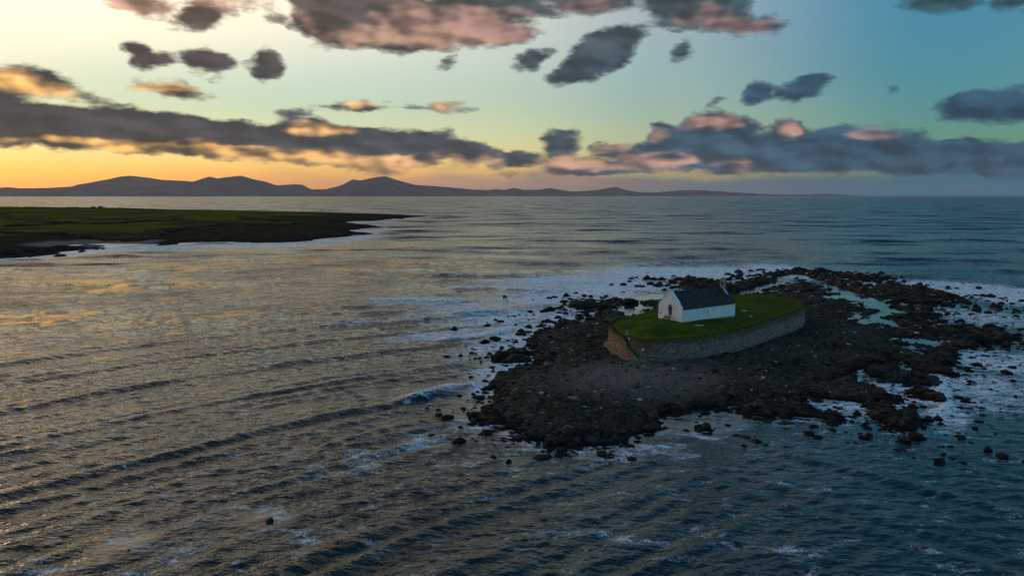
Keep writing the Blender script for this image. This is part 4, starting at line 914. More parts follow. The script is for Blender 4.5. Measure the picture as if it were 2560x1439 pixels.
# ------------------------------------------------------------------ churchyard turf
CH_A = Vector((31.9, 148.0, 7.2)); CH_ANG = R(37.07)
tx, ty = np.meshgrid(np.linspace(17, 71, 270), np.linspace(134, 202, 300))
inn = poly_sd(tx, ty, [tuple(p) for p in WL[::6]])
cx_, cy_ = CH_A.x + 8 * math.cos(CH_ANG) - 3 * math.sin(CH_ANG), CH_A.y + 8 * math.sin(CH_ANG) + 3 * math.cos(CH_ANG)
dome = sstep(0, 9.5, inn)
tz = wall_z(tx) * 1.0 + 0.06 + (7.22 - wall_z(tx)) * dome + 0.10 * fbm(tx / 5, ty / 5, 3, 131) * dome + 0.07 * fbm(tx / .7, ty / .7, 2, 133) + 0.12 * sstep(0.0, .6, inn)
vid = -np.ones(tx.shape, int); keep = inn > -0.12; vid[keep] = np.arange(keep.sum())
f4 = np.stack([vid[:-1, :-1], vid[:-1, 1:], vid[1:, 1:], vid[1:, :-1]], -1).reshape(-1, 4); f4 = f4[(f4 >= 0).all(1)]
me = mesh_np('churchyard_turf', np.stack([tx, ty, tz], -1)[keep], f4)
attr(me, 'edge', (1 - sstep(.2, 2.2, inn))[keep])
attr(me, 'worn', sstep(.1, .45, fbm(tx / 6, ty / 9, 3, 137) + .45 * (1 - sstep(1, 6, np.abs(inn - 4))) * sstep(30, 44, tx))[keep])
def mat_grass():
    t = NT('mown_turf'); p = t.pos(); n1 = t.noise(p, .16, 5.0, .6); n2 = t.noise(p, 1.6, 5.0, .7)
    c = t.mix(t.mp(n1, .38, .62), (.030, .060, .007), (.085, .125, .014)); c = t.mix(t.mp(n2, .42, .62), c, (.045, .060, .010))
    c = t.mix(t.m('MULTIPLY', t.attr('worn'), .5), c, (.085, .066, .018)); c = t.mix(t.m('MULTIPLY', t.attr('edge'), .6), c, (.12, .092, .022))
    return t.done(c, 1.0, t.bump(n2, .14, .9), 0.0)
M_GRASS = mat_grass()
yard = tag(link('churchyard_turf', me, M_GRASS), kind='structure')
me = bpy.data.meshes.new('bank_turf'); me.from_pydata(FILL[0], [], FILL[1]); me.update(); bt = link('bank_turf', me, M_GRASS, yard)
# rank grass hanging over the wall head
rg = random.Random(21); vs = []; fs = []
for i in range(15000):
    s = rg.random() * WLEN; e = bast_out(s if s < WLEN - 12 else s - WLEN, 1) if (s > WLEN - 12 or s < S_STEP_TOP - .9) else 0
    p = wall_pt(s, 1, rg.uniform(-.5, .06) + e); hgt = rg.uniform(.08, .22) if rg.random() < .7 else rg.uniform(.2, .5); a = rg.random() * 6.28; w_ = rg.uniform(.02, .06)
    lx_, ly_ = rg.uniform(-.14, .14), rg.uniform(-.14, .14); b = len(vs)
    vs += [(p[0] - w_ * math.cos(a), p[1] - w_ * math.sin(a), p[2]), (p[0] + w_ * math.cos(a), p[1] + w_ * math.sin(a), p[2]), (p[0] + lx_, p[1] + ly_, p[2] + hgt)]
    fs.append((b, b + 1, b + 2))
for i in range(9000):                           # tufts over the yard
    x = rg.uniform(18, 70); y = rg.uniform(135, 201); ii = int(round((y - 134) / 68 * 299)); jj = int(round((x - 17) / 54 * 269))
    if inn[ii, jj] < .3: continue
    lc_ = Matrix.Rotation(-CH_ANG, 3, 'Z') @ (Vector((x, y, 0)) - Vector((CH_A.x, CH_A.y, 0)))
    if -.3 < lc_.x < 16.2 and -.3 < lc_.y < 6.2: continue
    z = float(tz[ii, jj]) - .03; hgt = rg.uniform(.08, .24); a = rg.random() * 6.28; w_ = rg.uniform(.06, .16); b = len(vs); lx_, ly_ = rg.uniform(-.1, .1), rg.uniform(-.1, .1)
    vs += [(x - w_ * math.cos(a), y - w_ * math.sin(a), z), (x + w_ * math.cos(a), y + w_ * math.sin(a), z), (x + lx_, y + ly_, z + hgt)]; fs.append((b, b + 1, b + 2))
me = mesh_np('rank_grass', np.array(vs), np.array(fs), False)
t = NT('rank_grass'); n = t.noise(t.pos(), .6, 3.0); o = link('rank_grass', me, t.done(t.mix(n, (.045, .062, .012), (.11, .105, .028)), 1.0, None, .1)); tag(o, 'rank yellow-green grass tufts in the churchyard and along the wall head', 'grass', kind='stuff')

# ------------------------------------------------------------------ church
def mat_white():
    t = NT('limewashed_render'); p = t.obj(); n1 = t.noise(p, .7, 4.0, .6); n2 = t.noise(p, 6.0, 3.0, .6); z = t.nd('ShaderNodeSeparateXYZ'); t.L(p, z.inputs[0])
    c = t.mix(t.mp(n1, .35, .7), (.80, .80, .79), (.70, .70, .69)); c = t.mix(t.mp(n2, .58, .74, 0, .45), c, (.50, .49, .47))
    st = t.noise(t.vm('MULTIPLY', p, (2.2, 2.2, .35)), 1.3, 4.0, .6)
    c = t.mix(t.mp(st, .56, .72, 0.0, .55), c, (.48, .47, .46))                                       # rain streaks
    c = t.mix(t.mp(t.m('ADD', z.outputs[2], t.m('MULTIPLY', n2, .5)), .25, .55, .7, 0.0), c, (.36, .37, .30))  # splash at the foot
    d = t.vm('LENGTH', t.vm('MULTIPLY', t.vm('SUBTRACT', p, (0.0, 3.15, 2.75)), (.5, 1.5, 1.1)))
    c = t.mix(t.mp(t.m('ADD', d, t.m('MULTIPLY', n1, .6)), .45, 1.0, .75, 0.0), c, (.22, .20, .22))   # dark damp over the gable window
    d2 = t.vm('LENGTH', t.vm('MULTIPLY', t.vm('SUBTRACT', p, (0.0, 1.9, 2.4)), (.5, .9, .9)))
    c = t.mix(t.m('MULTIPLY', t.mp(d2, .2, 1.3, .8, 0.0), t.mp(n2, .45, .6)), c, (.42, .39, .38))
    return t.done(c, .95, t.bump(t.m('ADD', n2, n1), .07, .8), .15)
def mat_slate():
    t = NT('dark_slate'); a = t.attr('tone'); n = t.noise(t.obj(), 1.2, 4.0); n2 = t.noise(t.obj(), 7.0, 3.0)
    c = t.mix(a, (.024, .021, .024), (.055, .047, .050)); c = t.mix(t.mp(n, .48, .62, 0, .8), c, (.075, .060, .050)); c = t.mix(t.mp(n2, .6, .75, 0, .5), c, (.10, .10, .085))
    return t.done(c, .8, t.bump(n2, .02), .12)
def plain(name, col, rough=.8, spec=.2, var=.25, sc_=6.0):
    t = NT(name); n = t.noise(t.obj(), sc_, 3.0); return t.done(t.mix(n, tuple(c * (1 - var) for c in col), tuple(min(1, c * (1 + var)) for c in col)), rough, t.bump(n, .02, .6), spec)
M_WHITE = mat_white(); M_SLATE = mat_slate()
M_STONE = plain('lichened_freestone', (.22, .21, .15), .95); M_GLASS = plain('leaded_glass', (.030, .034, .042), .18, .5, .3, 9.0)
M_LEAD = plain('grey_lead', (.09, .09, .10), .6); M_OAK = plain('weathered_oak', (.15, .105, .085), .85); M_DARKM = plain('black_iron', (.03, .03, .03), .6)
M_PALE = plain('pale_gravestone', (.40, .40, .37), .9); M_SIGN = plain('white_sign_paint', (.80, .80, .78), .5, .4, .06); M_GALV = plain('galvanised_steel', (.38, .39, .40), .45, .5, .15)
M_SLATE2 = plain('slate_coping', (.06, .055, .058), .9)
LX, WYD, EV, AP, ENV = 15.86, 5.9, 2.58, 5.58, 3.2
church = empty('church', CH_A, CH_ANG); tag(church, 'small whitewashed stone church with dark slate roof and stone bellcote', 'church')
T = .75
def hole_wall(name, pts_out, hole, fn, thick):
    # wall panel with one opening: outline and opening as polygons in the wall plane, bridged by bmesh
    bm = bmesh.new()
    def ring(poly, d): return [bm.verts.new(fn(p, d)) for p in poly]
    from mathutils.geometry import tessellate_polygon
    allp = pts_out + hole; tri = tessellate_polygon([[Vector((p[0], p[1], 0)) for p in pts_out], [Vector((p[0], p[1], 0)) for p in hole]])
    f0 = ring(allp, 0); f1 = ring(allp, thick)
    for a, b, c in tri:
        bm.faces.new((f0[a], f0[b], f0[c])); bm.faces.new((f1[c], f1[b], f1[a]))
    n, k = len(pts_out), len(hole)
    for i in range(n): j = (i + 1) % n; bm.faces.new((f0[i], f0[j], f1[j], f1[i]))
    for i in range(k): j = (i + 1) % k; bm.faces.new((f0[n + i], f1[n + i], f1[n + j], f0[n + j]))
    bmesh.ops.recalc_face_normals(bm, faces=bm.faces)
    me = bpy.data.meshes.new(name); bm.to_mesh(me); bm.free()
    return link(name, me, M_WHITE, church)
def pointed(cx, z0, z1, w, n=7):                # lancet outline
    sp_ = z1 - w * .95; pts = [(cx - w / 2, z0), (cx + w / 2, z0), (cx + w / 2, sp_)]
    for i in range(1, n): a = i / n * R(62); pts.append((cx - w / 2 + w * math.cos(a), sp_ + w * math.sin(a) * 1.08))
    pts.append((cx, z1))
    for i in range(n - 1, 0, -1): a = i / n * R(62); pts.append((cx + w / 2 - w * math.cos(a), sp_ + w * math.sin(a) * 1.08))
    pts.append((cx - w / 2, sp_)); return pts
# wobbly limewashed outline helps the old walls look hand built
gprof = [(0, -.5), (0, EV), (.05, EV + .10), (1.0, 3.66), (2.0, 4.66), (2.86, AP), (3.05, AP), (3.9, 4.86), (4.85, 4.16), (5.2, 3.72), (5.62, 3.42), (5.66, 3.22), (5.9, 3.16), (5.9, -.5)]
gw = pointed(2.95, 1.2, 3.1, .96); jit = random.Random(5)
gprof = [(a + (jit.uniform(-.02, .02) if 0 < a < 5.9 else 0), b) for a, b in gprof]
g1 = hole_wall('gable_wall', gprof, gw, lambda p, d: (d, p[0], p[1]), T)
gp2 = [(0, -.5), (0, EV - .02), (2.86, AP - .02), (3.05, AP - .02), (5.9, ENV - .05), (5.9, -.5)]
mb = MB(); mb.prism(gp2, lambda p, k: (LX - .002 - k * T, p[0], p[1])); mb.build('gable_wall', M_WHITE, church)
sw = pointed(7.45, .78, 1.98, .34, 4)
lp = [(T + .002, -.5), (LX - T - .002, -.5)] + [(LX - T - .002 - (LX - 2 * T) * i / 10, EV - .10 + jit.uniform(-.03, .03)) for i in range(11)]
hole_wall('side_wall', lp, sw, lambda p, d: (p[0], d + .003, p[1]), T)
mb = MB(); mb.box((LX / 2, WYD - T / 2 - .003, (ENV - .62) / 2), (LX - 2 * T - .01, T, ENV + .4)); mb.build('side_wall', M_WHITE, church)
# corner quoins stand slightly proud
# windows
def window(outl, fn, depth, name, bars):
    w = MB(); w.prism(outl, lambda p, k: fn(p, depth + k * .03)); w = w.build(name, M_GLASS, church)
    xs_ = [p[0] for p in outl]; zs_ = [p[1] for p in outl]; cx = (min(xs_) + max(xs_)) / 2; z0, z1 = min(zs_), max(zs_); wd = max(xs_) - min(xs_)
    for i in range(bars[0]):
        x = min(xs_) + wd * (i + 1) / (bars[0] + 1); zt = z1 - wd * .95 * abs(x - cx) / wd * 1.4
        b = MB(); b.prism([(x - .025, z0), (x + .025, z0), (x + .025, zt), (x - .025, zt)], lambda p, k: fn(p, depth - .05 + k * .046)); b.build('mullion', M_STONE, w)
    for i in range(bars[1]):
        z = z0 + (z1 - z0) * (i + 1) / (bars[1] + 1.6)
        b = MB(); b.prism([(min(xs_), z - .012), (max(xs_), z - .012), (max(xs_), z + .012), (min(xs_), z + .012)], lambda p, k: fn(p, depth - .03 + k * .026)); b.build('glazing_bar', M_LEAD, w)
    s_ = MB(); s_.prism([(min(xs_) - .10, z0 - .12), (max(xs_) + .10, z0 - .12), (max(xs_) + .10, z0 - .003), (min(xs_) - .10, z0 - .003)], lambda p, k: fn(p, -.07 + k * .25)); s_.build('sill', M_STONE if bars[0] else M_WHITE, w)
    return w
window(gw, lambda p, d: (d, p[0], p[1]), .32, 'window', (1, 4))
window(sw, lambda p, d: (p[0], d + .003, p[1]), .30, 'window', (0, 2))
# hood mould over the gable window
ho = pointed(2.95, 2.1, 3.30, 1.26); hi = pointed(2.95, 2.1, 3.14, 1.02)
mb = MB(); arc_o = ho[2:-1]; arc_i = hi[2:-1]
ring_o = [(-.05, p[0], p[1]) for p in arc_o]; ring_i = [(-.05, p[0], p[1]) for p in arc_i]; n_ = min(len(ring_o), len(ring_i))
vs = ring_o[:n_] + ring_i[:n_] + [(.05, p[1], p[2]) for p in ring_o[:n_]] + [(.05, p[1], p[2]) for p in ring_i[:n_]]; fs = []
for i in range(n_ - 1): fs += [(i, i + 1, n_ + i + 1, n_ + i), (i, 2 * n_ + i, 2 * n_ + i + 1, i + 1), (n_ + i, n_ + i + 1, 3 * n_ + i + 1, 3 * n_ + i)]
mb.add(vs, fs); mb.build('hood_mould', M_STONE, church)
# roof: boarded deck with overlapping slates
def roof_plane(e0, e1, name):                   # e = (y, z) of eave and ridge
    root = MB(); x0, x1 = .12, LX - .12
    (ya, za), (yb, zb) = e0, e1; nrm = Vector((0, -(zb - za), (yb - ya))).normalized()
    if nrm.z < 0: nrm = -nrm
    root.add([(x0, ya, za), (x1, ya, za), (x1, yb, zb), (x0, yb, zb)] + [(x, y + nrm.y * -.10, z + nrm.z * -.10) for x, y, z in ((x0, ya, za), (x1, ya, za), (x1, yb, zb), (x0, yb, zb))],
             [(0, 1, 2, 3), (7, 6, 5, 4), (0, 4, 5, 1), (1, 5, 6, 2), (2, 6, 7, 3), (3, 7, 4, 0)])
    deck = root.build(name, M_LEAD, church)
    ln = math.hypot(yb - ya, zb - za); n = int(ln / .21); rg = random.Random(9); vs = []; fs = []; tone = []
    for r_ in range(n + 1):
        t0 = (r_ * .21 - .04) / ln; t1 = min(1.0, t0 + .33 / ln); x = x0 - rg.random() * .15
        while x < x1:
            w = rg.uniform(.2, .34); xa, xb = max(x0, x + .006), min(x1, x + w - .006)
            if xb - xa > .05:
                up0 = .032 + rg.uniform(0, .014); b = len(vs); sag = lambda xx: -.05 * math.sin(math.pi * (xx - x0) / (x1 - x0)) * (1 - abs(2 * t0 - 1))
                dt = rg.uniform(-.02, .02) / ln
                for (xx, tq, up) in ((xa, t0 + dt, up0), (xb, t0 + dt, up0 + rg.uniform(-.004, .004)), (xb, t1, .014), (xa, t1, .014)):
                    vs.append((xx, ya + (yb - ya) * tq + nrm.y * (up + sag(xx)), za + (zb - za) * tq + nrm.z * (up + sag(xx) + .05)))
                for k in range(2): p = vs[b + k]; vs.append((p[0], p[1] - nrm.y * .03, p[2] - nrm.z * .03))
                fs += [(b, b + 1, b + 2, b + 3), (b + 4, b + 5, b + 1, b)]; tone += [min(1, max(0, rg.gauss(.45, .25)))] * 6
            x += w
    me = mesh_np('slates', np.array(vs), np.array(fs), False); attr(me, 'tone', tone)
    o = link('slates', me, M_SLATE, deck); o['kind'] = 'stuff'
roof_plane((-.16, EV - .14), (2.95, AP - .10), 'roof'); roof_plane((WYD + .14, ENV - .16), (2.95, AP - .10), 'roof')
mb = MB(); n = 26
for i in range(n):
    x = .6 + (LX - 1.5) * i / n; mb.prism([(2.95 - .16, AP - .16), (2.95, AP + .02 + jit.uniform(-.01, .01)), (2.95 + .16, AP - .16)], lambda p, k: (x + k * (LX - 1.5) / n * .97, p[0], p[1]))
mb.build('ridge_tiles', M_SLATE, church)
# gable coping, both ends
def coping(x, prof, name, mt=None):
    mb = MB()
    for (ya, za), (yb, zb) in zip(prof[:-1], prof[1:]):
        mb.add([(x - .06, ya, za), (x + .34, ya, za), (x + .34, yb, zb), (x - .06, yb, zb), (x - .06, ya, za + .09), (x + .34, ya, za + .09), (x + .34, yb, zb + .09), (x - .06, yb, zb + .09)],
               [(0, 3, 2, 1), (4, 5, 6, 7), (0, 1, 5, 4), (1, 2, 6, 5), (2, 3, 7, 6), (3, 0, 4, 7)])
    return mb.build(name, mt or M_WHITE, church)
coping(0.0, [(-.02, EV + .02), (1.0, 3.67), (2.0, 4.67), (2.94, AP + .01)], 'coping'); coping(0.0, [(2.96, AP + .01), (3.9, 4.87), (4.85, 4.17), (5.2, 3.73), (5.64, 3.43)], 'coping')
coping(LX - .28, [(-.02, EV), (2.94, AP)], 'coping', M_SLATE2); coping(LX - .28, [(2.96, AP), (WYD, ENV)], 'coping', M_SLATE2)
mb = MB(); mb.box((.14, 5.78, 3.27), (.40, .30, .24)); mb.build('kneeler', M_STONE, church)
# bellcote on the far gable
bc = MB(); bx, by = LX - .30, 2.95
bc.box((bx, by - .42, AP + .45), (.46, .30, 1.3)); bc.box((bx, by + .42, AP + .45), (.46, .30, 1.3)); bc.box((bx, by, AP - .12), (.50, 1.16, .3))
arch = [(-.42, 1.08), (-.28, 1.08)] + [(-.28 * math.cos(a), 1.08 + .3 * math.sin(a)) for a in [R(20 * i) for i in range(1, 9)]] + [(.28, 1.08), (.57, 1.08), (.57, 1.42), (.2, 1.78), (-.2, 1.78), (-.57, 1.42), (-.57, 1.08)]
bc.prism(arch[1:], lambda p, k: (bx - .232 + k * .464, by + p[0], AP + p[1] + .02))
bcote = bc.build('bellcote', M_STONE, church)
b = MB(); prof = [(.05, .34), (.11, .32), (.13, .2), (.17, .06), (.20, 0)]
for (r0, z0), (r1, z1) in zip(prof[:-1], prof[1:]):
    vs = [(bx + r * math.cos(k * R(45)), by + r * math.sin(k * R(45)), AP + .62 + z) for r, z in ((r0, z0), (r1, z1)) for k in range(8)]
    b.add(vs, [(k, (k + 1) % 8, 8 + (k + 1) % 8, 8 + k) for k in range(8)])
b.build('bell', M_LEAD, bcote, True)
b = MB(); b.bar((bx, by - .3, AP + .98), (bx, by + .3, AP + .98), .03); b.build('headstock', M_OAK, bcote)
b = MB(); b.box((-.06, 5.35, 1.30), (.12, .20, .26)); b.build('wall_box', M_DARKM, church)

# ------------------------------------------------------------------ bench under the gable window
bench = empty('bench', CH_A + Matrix.Rotation(CH_ANG, 3, 'Z') @ Vector((-.75, 3.15, 0.02)), CH_ANG); tag(bench, 'brown wooden bench standing against the church gable below its window', 'bench')
for i in range(4): b = MB(); b.box((-.36 + .12 * i, 0, .45), (.10, 1.55, .035)); b.build('seat_slat', M_OAK, bench)
for i in range(5): b = MB(); b.box((.14 + .02 * i, 0, .56 + .105 * i), (.03, 1.55, .09)); b.build('back_slat', M_OAK, bench)
for s_ in (-.74, .74):
    b = MB(); b.box((-.36, s_, .32), (.07, .07, .64)); b.build('leg', M_OAK, bench)
    b = MB(); b.bar((.10, s_, 0), (.17, s_, .5), .04, 4); b.bar((.17, s_, .5), (.27, s_, 1.05), .035, 4); b.build('leg', M_OAK, bench)
    b = MB(); b.box((-.13, s_, .66), (.54, .08, .04)); b.build('armrest', M_OAK, bench)
for s_ in (-.74, .74): b = MB(); b.box((-.18, s_, .38), (.5, .04, .06)); b.build('side_rail', M_OAK, bench)

# ------------------------------------------------------------------ gravestones, rail, signs
def turf_z(x, y): i = int(round((y - 134) / 68 * 299)); j = int(round((x - 17) / 54 * 269)); return float(tz[i, j])
def slab(x, y, lx_, ly_, rz, label, name='gravestone'):
    b = MB(); rg = random.Random(int(x * 10)); pts = [(-lx_ / 2, -ly_ / 2), (lx_ / 2 * .98, -ly_ / 2 * .96), (lx_ / 2, ly_ / 2 * .9), (-lx_ / 2 * .95, ly_ / 2)]
    b.prism(pts, lambda p, k: (p[0] * (1 - .03 * k), p[1] * (1 - .05 * k), k * .17 - .04)); o = b.build(name, M_PALE); o.location = (x, y, turf_z(x, y)); o.rotation_euler = (R(-3), R(1), rz)
    return tag(o, label, 'gravestone', 'flat gravestones in the turf')
slab(35.0, 147.3, 1.75, .75, R(6), 'long pale flat gravestone in the grass in front of the side wall')
slab(48.2, 163.7, .95, .55, R(12), 'small pale flat stone in the grass right of the church, the farther of two')
slab(48.2, 159.3, .75, .5, R(4), 'small pale flat stone in the grass right of the church, the nearer of two')
# handrail beside the steps
rail = empty('handrail', wall_pt(S_STEP_TOP, 1, .2)); tag(rail, 'thin grey metal handrail slanting down the sea wall steps', 'handrail')
o0 = Vector(rail.location); top_ = Vector(wall_pt(S_STEP_TOP - 1.3, 1, -.1)) + Vector((0, 0, 1.0)); bot_ = Vector(wall_pt(S_STEP_FOOT - .35, .36, .05)) + Vector((0, 0, .75))
mid_ = top_.lerp(bot_, .12) + Vector((0, 0, -.1))
b = MB(); b.bar(top_ - o0, mid_ - o0, .035); b.bar(mid_ - o0, bot_ - o0, .035); b.build('rail', M_GALV, rail)
for f in (.0, .5, 1.0):
    p = mid_.lerp(bot_, f) if f else top_.copy(); b = MB(); b.bar(p - o0, p - o0 + Vector((0, 0, -1.0)), .028); b.build('post', M_GALV, rail)
def wsign(s, v, w, h, label):
    p = Vector(wall_pt(s, v, .16)); q = Vector(wall_pt(s + .1, v, .16)); d = (q - p); rz = math.atan2(d.y, d.x)
    root = empty('sign', p, rz); tag(root, label, 'sign')
    b = MB(); b.box((0, 0, 0), (w, .03, h)); b.build('panel', M_SIGN, root)
    for dx in (-w * .35, w * .35):
        c = MB(); c.bar((dx, 0.015, 0), (dx, .25, 0), .015); c.build('fixing', M_DARKM, root)
wsign(S_STEP_FOOT + .15, .62, .36, .36, 'square white notice fixed to the sea wall beside the steps')
wsign(S_STEP_TOP + .95, .97, .16, .42, 'small upright white sign at the wall head above the steps')

# ------------------------------------------------------------------ rocks
def rock_mesh(seed, sub, flat=.62):
    bm = bmesh.new(); bmesh.ops.create_icosphere(bm, subdivisions=sub, radius=1.0); rg = random.Random(seed); off = Vector((rg.random() * 50, rg.random() * 50, rg.random() * 50))
    planes = [(Vector((rg.gauss(0, 1), rg.gauss(0, 1), rg.gauss(.2, .7))).normalized(), rg.uniform(.48, .80)) for _ in range(11)]
    for v in bm.verts:
        d = v.co.normalized(); r = 1 + .30 * mnoise.noise(d * 1.3 + off) + .16 * mnoise.noise(d * 3.1 + off)
        for n_, k in planes:
            c_ = d.dot(n_)
            if c_ > .05: r = min(r, k / c_)
        v.co = d * r
    me = bpy.data.meshes.new('rock'); bm.to_mesh(me); bm.free()
    me.polygons.foreach_set('use_smooth', [False] * len(me.polygons)); me.materials.append(M_BOULDER)
    return me
BIG = [rock_mesh(30 + i, 3) for i in range(8)]; SMALL = [rock_mesh(60 + i, 2) for i in range(8)]
rg = random.Random(77)
def zone(x, y):
    if x < -100: return ('dark rock in the surf off the far headland', 'rocks off the headland')
    if y < 94: return ('dark rock awash in open water', 'rocks awash in open water')
    if y > 240 and x > 105: return ("dark rock in surf beyond the reef's far right end", 'rocks beyond the reef')
    if y > 200 and x > 105: return ('dark rock in the row right of the reef', 'rocks right of the reef')
    if y > 205 and x < 70: return ('dark rock in white surf behind the church', 'rocks behind the church')
    if y > 205: return ("dark rock on the reef's far seaward edge", 'rocks on the seaward edge')
    if x > 84: return ("dark rock at the reef's right hand point", 'rocks at the right hand point')
    if x > 46 and y < 150: return ("dark rock in foam off the island's lower right shore", 'rocks off the lower right shore')
    if x > 16 and y < 112: return ('dark rock in sheltered water in front of the island', 'rocks in the sheltered water')
    if y < 118: return ("dark rock on the island's near left tip", 'rocks on the near tip')
    if x < 12: return ("dark rock along the island's left shore", 'rocks along the left shore')
    return ('dark rock in the shallows left of the church', 'rocks left of the church')
def place(i, x, y, hw, hgt, label=None, small=False):
    me = (SMALL if small else BIG)[i % 8]; o = bpy.data.objects.new('rock', me); COL.objects.link(o)
    z = 0.0
    if -13 < x < 149 and 89 < y < 344:
        j = int(np.clip(np.searchsorted(ys, y), 0, len(ys) - 1)); k = int(round((x + 14) / 164 * (nx - 1))); z = max(0.0, float(hh[j, k]))
    o.location = (x, y, z - hgt * .18 if z < .4 else z - hgt * .1); o.scale = (hw * 1.05, hw * rg.uniform(.75, 1.25), hgt * .85); o.rotation_euler = (rg.uniform(-.15, .15), rg.uniform(-.15, .15), rg.random() * .6 - .3 + (math.pi if rg.random() < .5 else 0))
    lb, gp = zone(x, y); tag(o, label or lb, 'rock', gp)
    if not label: UNNAMED.append((gp, math.atan2(x, y), o))
    return o
UNNAMED = []
SPECIAL = {0: 'large brown domed boulder in the surf off the left shore of the island', 1: 'lone dark rock among breaking waves far left of the church'}
for i, (x, y, hw, hgt, note) in enumerate(ROCKS):
    lb = SPECIAL.get(i)
    if note == 'tall': lb = 'tall blocky dark rock seen over the middle of the church roof'
    if abs(x + 23.4) < 1.5 and y < 80: lb = 'dark rock awash in the lower left water, larger of two'
    elif y < 72: lb = 'tiny dark rock awash near the bottom left corner'
    place(i, x, y, hw, hgt, lb)
n = 0; tries = 0
while n < 130 and tries < 20000:                # more stones along the edges of the reef
    tries += 1; x = rg.uniform(-10, 145); y = rg.uniform(94, 315)
    j = int(np.clip(np.searchsorted(ys, y), 0, len(ys) - 1)); k = int(round((x + 14) / 164 * (nx - 1))); s_ = float(ss[j, k]); h_ = float(hh[j, k])
    if not (-9 < s_ < 1.0) or rg.random() > math.exp(-abs(s_) / 4.5): continue
    if 16 < x < 36 and y < 112 and rg.random() < .8: continue
    if any(((x - r_[0]) ** 2 + (y - r_[1]) ** 2) < (r_[2] + .5) ** 2 for r_ in ROCKS): continue
    hw = min(1.5, .4 + rg.expovariate(2.6)) * (1 + max(0, y - 150) / 160); place(n, x, y, hw, hw * rg.uniform(.7, 1.1), None, True); n += 1
def nth(k): return '%d%s' % (k, 'th' if 10 < k % 100 < 14 else {1: 'st', 2: 'nd', 3: 'rd'}.get(k % 10, 'th'))
for gp in sorted({u[0] for u in UNNAMED}):
    for k, (_, _, o) in enumerate(sorted([u for u in UNNAMED if u[0] == gp], key=lambda u: u[1])): o['label'] = o['label'] + ', ' + nth(k + 1) + ' from the left'
# countless smaller stones
q = RNG.random((170000, 2)); qy = 90 + 240 * q[:, 1] ** 1.45; qx = -14 + q[:, 0] * 164
ji = np.clip(np.searchsorted(ys, qy), 0, len(ys) - 1); ki = np.clip(np.round((qx + 14) / 164 * (nx - 1)).astype(int), 0, nx - 1)
qs, qh, qw, qp = ss[ji, ki], hh[ji, ki], wsd[ji, ki], pp[ji, ki]
wide = ((qx < 62) & (qy > 150)) | (qx > 80)
pr_ = np.where(qs < 0, np.where(wide, .30 * np.exp(qs / 5.5), .55 * np.exp(qs / 2.2)), .16 + .40 * np.exp(-qs / 2.0)) * (qw < -1.2) * np.where((qp > .2), .10, 1.0)
pr_ *= np.where((qh < .02) & (qs > .4), .12, 1.0)
pr_ *= np.where((qx > 15) & (qx < 36) & (qy < 112) & (qs < 0), .12, 1.0)
pick = RNG.random(len(qx)) < pr_ * .62
qx, qy, qh, qs = qx[pick], qy[pick], qh[pick], qs[pick]; N = len(qx)
bm = bmesh.new(); bmesh.ops.create_icosphere(bm, subdivisions=1, radius=1.0); bv = np.array([v.co[:] for v in bm.verts]); bf = np.array([[v.index for v in f.verts] for f in bm.faces]); bm.free()
inl = qs > 1.5
sz = np.where(inl, .09 + RNG.exponential(.10, N), np.minimum(.18 + RNG.exponential(.20, N), 1.1)) * (1 + np.clip(qy - 130, 0, 999) / 170)
j3 = 1 + RNG.uniform(-.34, .34, (N, len(bv), 1)); an = RNG.random(N) * 6.28
v_ = bv[None] * j3 * np.stack([sz, sz * RNG.uniform(.6, 1.2, N), sz * RNG.uniform(.4, .8, N)], 1)[:, None, :]
ca, sa = np.cos(an)[:, None], np.sin(an)[:, None]
vx = v_[..., 0] * ca - v_[..., 1] * sa + qx[:, None]; vy = v_[..., 0] * sa + v_[..., 1] * ca + qy[:, None]; vz = v_[..., 2] + np.maximum(qh, -.12)[:, None] + (sz * .1)[:, None]
me = mesh_np('loose_stones', np.stack([vx, vy, vz], -1).reshape(-1, 3), (bf[None] + (np.arange(N) * len(bv))[:, None, None]).reshape(-1, 3), False)
tone = np.where(inl, np.clip(RNG.random(N) ** 1.3, 0, 1), RNG.random(N) * .35); attr(me, 'tone', np.repeat(tone, len(bv)))
tag(link('loose_stones', me, mat_pebble()), 'countless small dark and pale stones strewn over the reef and its edges', 'stones', kind='stuff')

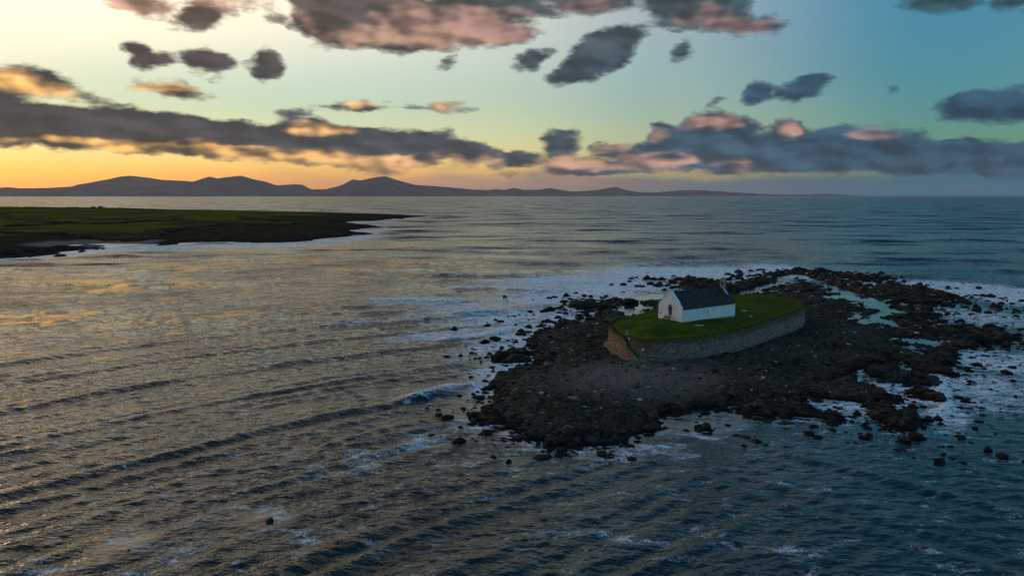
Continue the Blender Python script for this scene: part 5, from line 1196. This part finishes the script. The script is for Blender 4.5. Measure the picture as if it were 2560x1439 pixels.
# ------------------------------------------------------------------ field banks and bushes on the headland
def head_z(x, y): return float(np.asarray(head_h(np.array([x]), np.array([y]))[0])[0])
t = NT('gorse_and_bramble'); n_ = t.noise(t.pos(), .35, 4.0, .6); M_HEDGE = t.done(t.mix(t.mp(n_, .35, .65), (.014, .011, .006), (.030, .024, .010)), 1.0, t.bump(n_, 1.0, .8), .05)
HLAB = {'a': 'dark field bank running in from the left edge of the headland', 'b': 'short dark field bank joining the left one from below', 'c': 'long dark hedge bank across the middle of the headland pasture', 'd': 'dark hedge bank towards the right end of the pasture',
        'e': 'dark diagonal bank climbing from the little beach to the mid field', 'f': 'low dark bank just above the headland beach', 'g': 'dark gorse patch in the far right pasture'}
def hedge(line, hgt, wid, label, seed):
    rg = random.Random(seed); P = [np.array(p) for p in line]; pts = []
    for a, b in zip(P[:-1], P[1:]):
        n = max(2, int(np.linalg.norm(b - a) / 5))
        for i in range(n): pts.append(a + (b - a) * i / n)
    pts.append(P[-1]); vs = []; fs = []; m_ = 7; zz = np.asarray(head_h(np.array([p[0] for p in pts]), np.array([p[1] for p in pts]))[0])
    for i, p in enumerate(pts):
        d = pts[min(i + 1, len(pts) - 1)] - pts[max(i - 1, 0)]; d = d / (np.linalg.norm(d) + 1e-9); nn = np.array([-d[1], d[0]])
        sc1 = rg.uniform(.55, 1.25) * (.3 if i in (0, len(pts) - 1) else 1); w1 = wid * rg.uniform(.7, 1.3)
        for k in range(m_):
            a = math.pi * k / (m_ - 1); off = math.cos(a) * w1 * rg.uniform(.85, 1.15); up = math.sin(a) ** .7 * hgt * sc1 * rg.uniform(.8, 1.2) - .3
            vs.append((p[0] + nn[0] * off, p[1] + nn[1] * off, zz[i] + up))
    for i in range(len(pts) - 1):
        for k in range(m_ - 1): a = i * m_ + k; fs.append((a, a + 1, a + m_ + 1, a + m_))
    me = mesh_np('hedge_bank', np.array(vs), np.array(fs), False)
    return tag(link('hedge_bank', me, M_HEDGE), label, 'hedge', 'field banks on the headland')
for i, (k, line) in enumerate(HEDGES): hedge(line, 2.0, 7.0 if k not in 'eg' else 11.0, HLAB[k], 200 + i)
hedge(SKYLINE_HEDGE, 1.3, 2.5, 'thin dark hedge along the skyline of the headland', 260)
def bush(x, y, r, hgt, label, seed):
    rg = random.Random(seed); z = head_z(x, y); root = empty('bush', (x, y, z)); vs = []; fs = []
    for i in range(420):
        th_, ph_ = rg.random() * 6.28, math.acos(rg.uniform(-.1, 1)); rr_ = rg.random() ** .4 * (1 + .35 * math.sin(3 * th_ + seed))
        c = (math.sin(ph_) * math.cos(th_) * r * rr_, math.sin(ph_) * math.sin(th_) * r * rr_, .5 + math.cos(ph_) * hgt * rr_)
        u = Vector((rg.gauss(0, 1), rg.gauss(0, 1), rg.gauss(0, 1))).normalized() * rg.uniform(.25, .6); w_ = u.orthogonal().normalized() * rg.uniform(.2, .45); b = len(vs)
        vs += [tuple(Vector(c) - u), tuple(Vector(c) + w_), tuple(Vector(c) + u), tuple(Vector(c) - w_)]; fs.append((b, b + 1, b + 2, b + 3))
    me = mesh_np('foliage', np.array(vs), np.array(fs), False); link('foliage', me, M_HEDGE, root)
    b = MB(); b.bar((0, 0, -.5), (0, 0, 1.0), .25); b.build('trunk', M_OAK, root); tag(root, label, 'bush', 'bushes on the headland skyline')
bush(-712.7, 1362, 4.5, 2.2, 'low dark bush on the headland skyline, left of the pair', 301)
bush(-700.0, 1362, 5.5, 3.0, 'rounded dark bush on the headland skyline, right of the pair', 302)
b = rock_mesh(91, 2); o = bpy.data.objects.new('pale_stone', b.copy()); COL.objects.link(o); o.data.materials.clear(); o.data.materials.append(M_PALE)
o.location = (-352, 522, head_z(-352, 522) + .2); o.scale = (1.0, .7, .6); tag(o, 'small pale stone in the pasture near the left edge of the headland', 'stone')
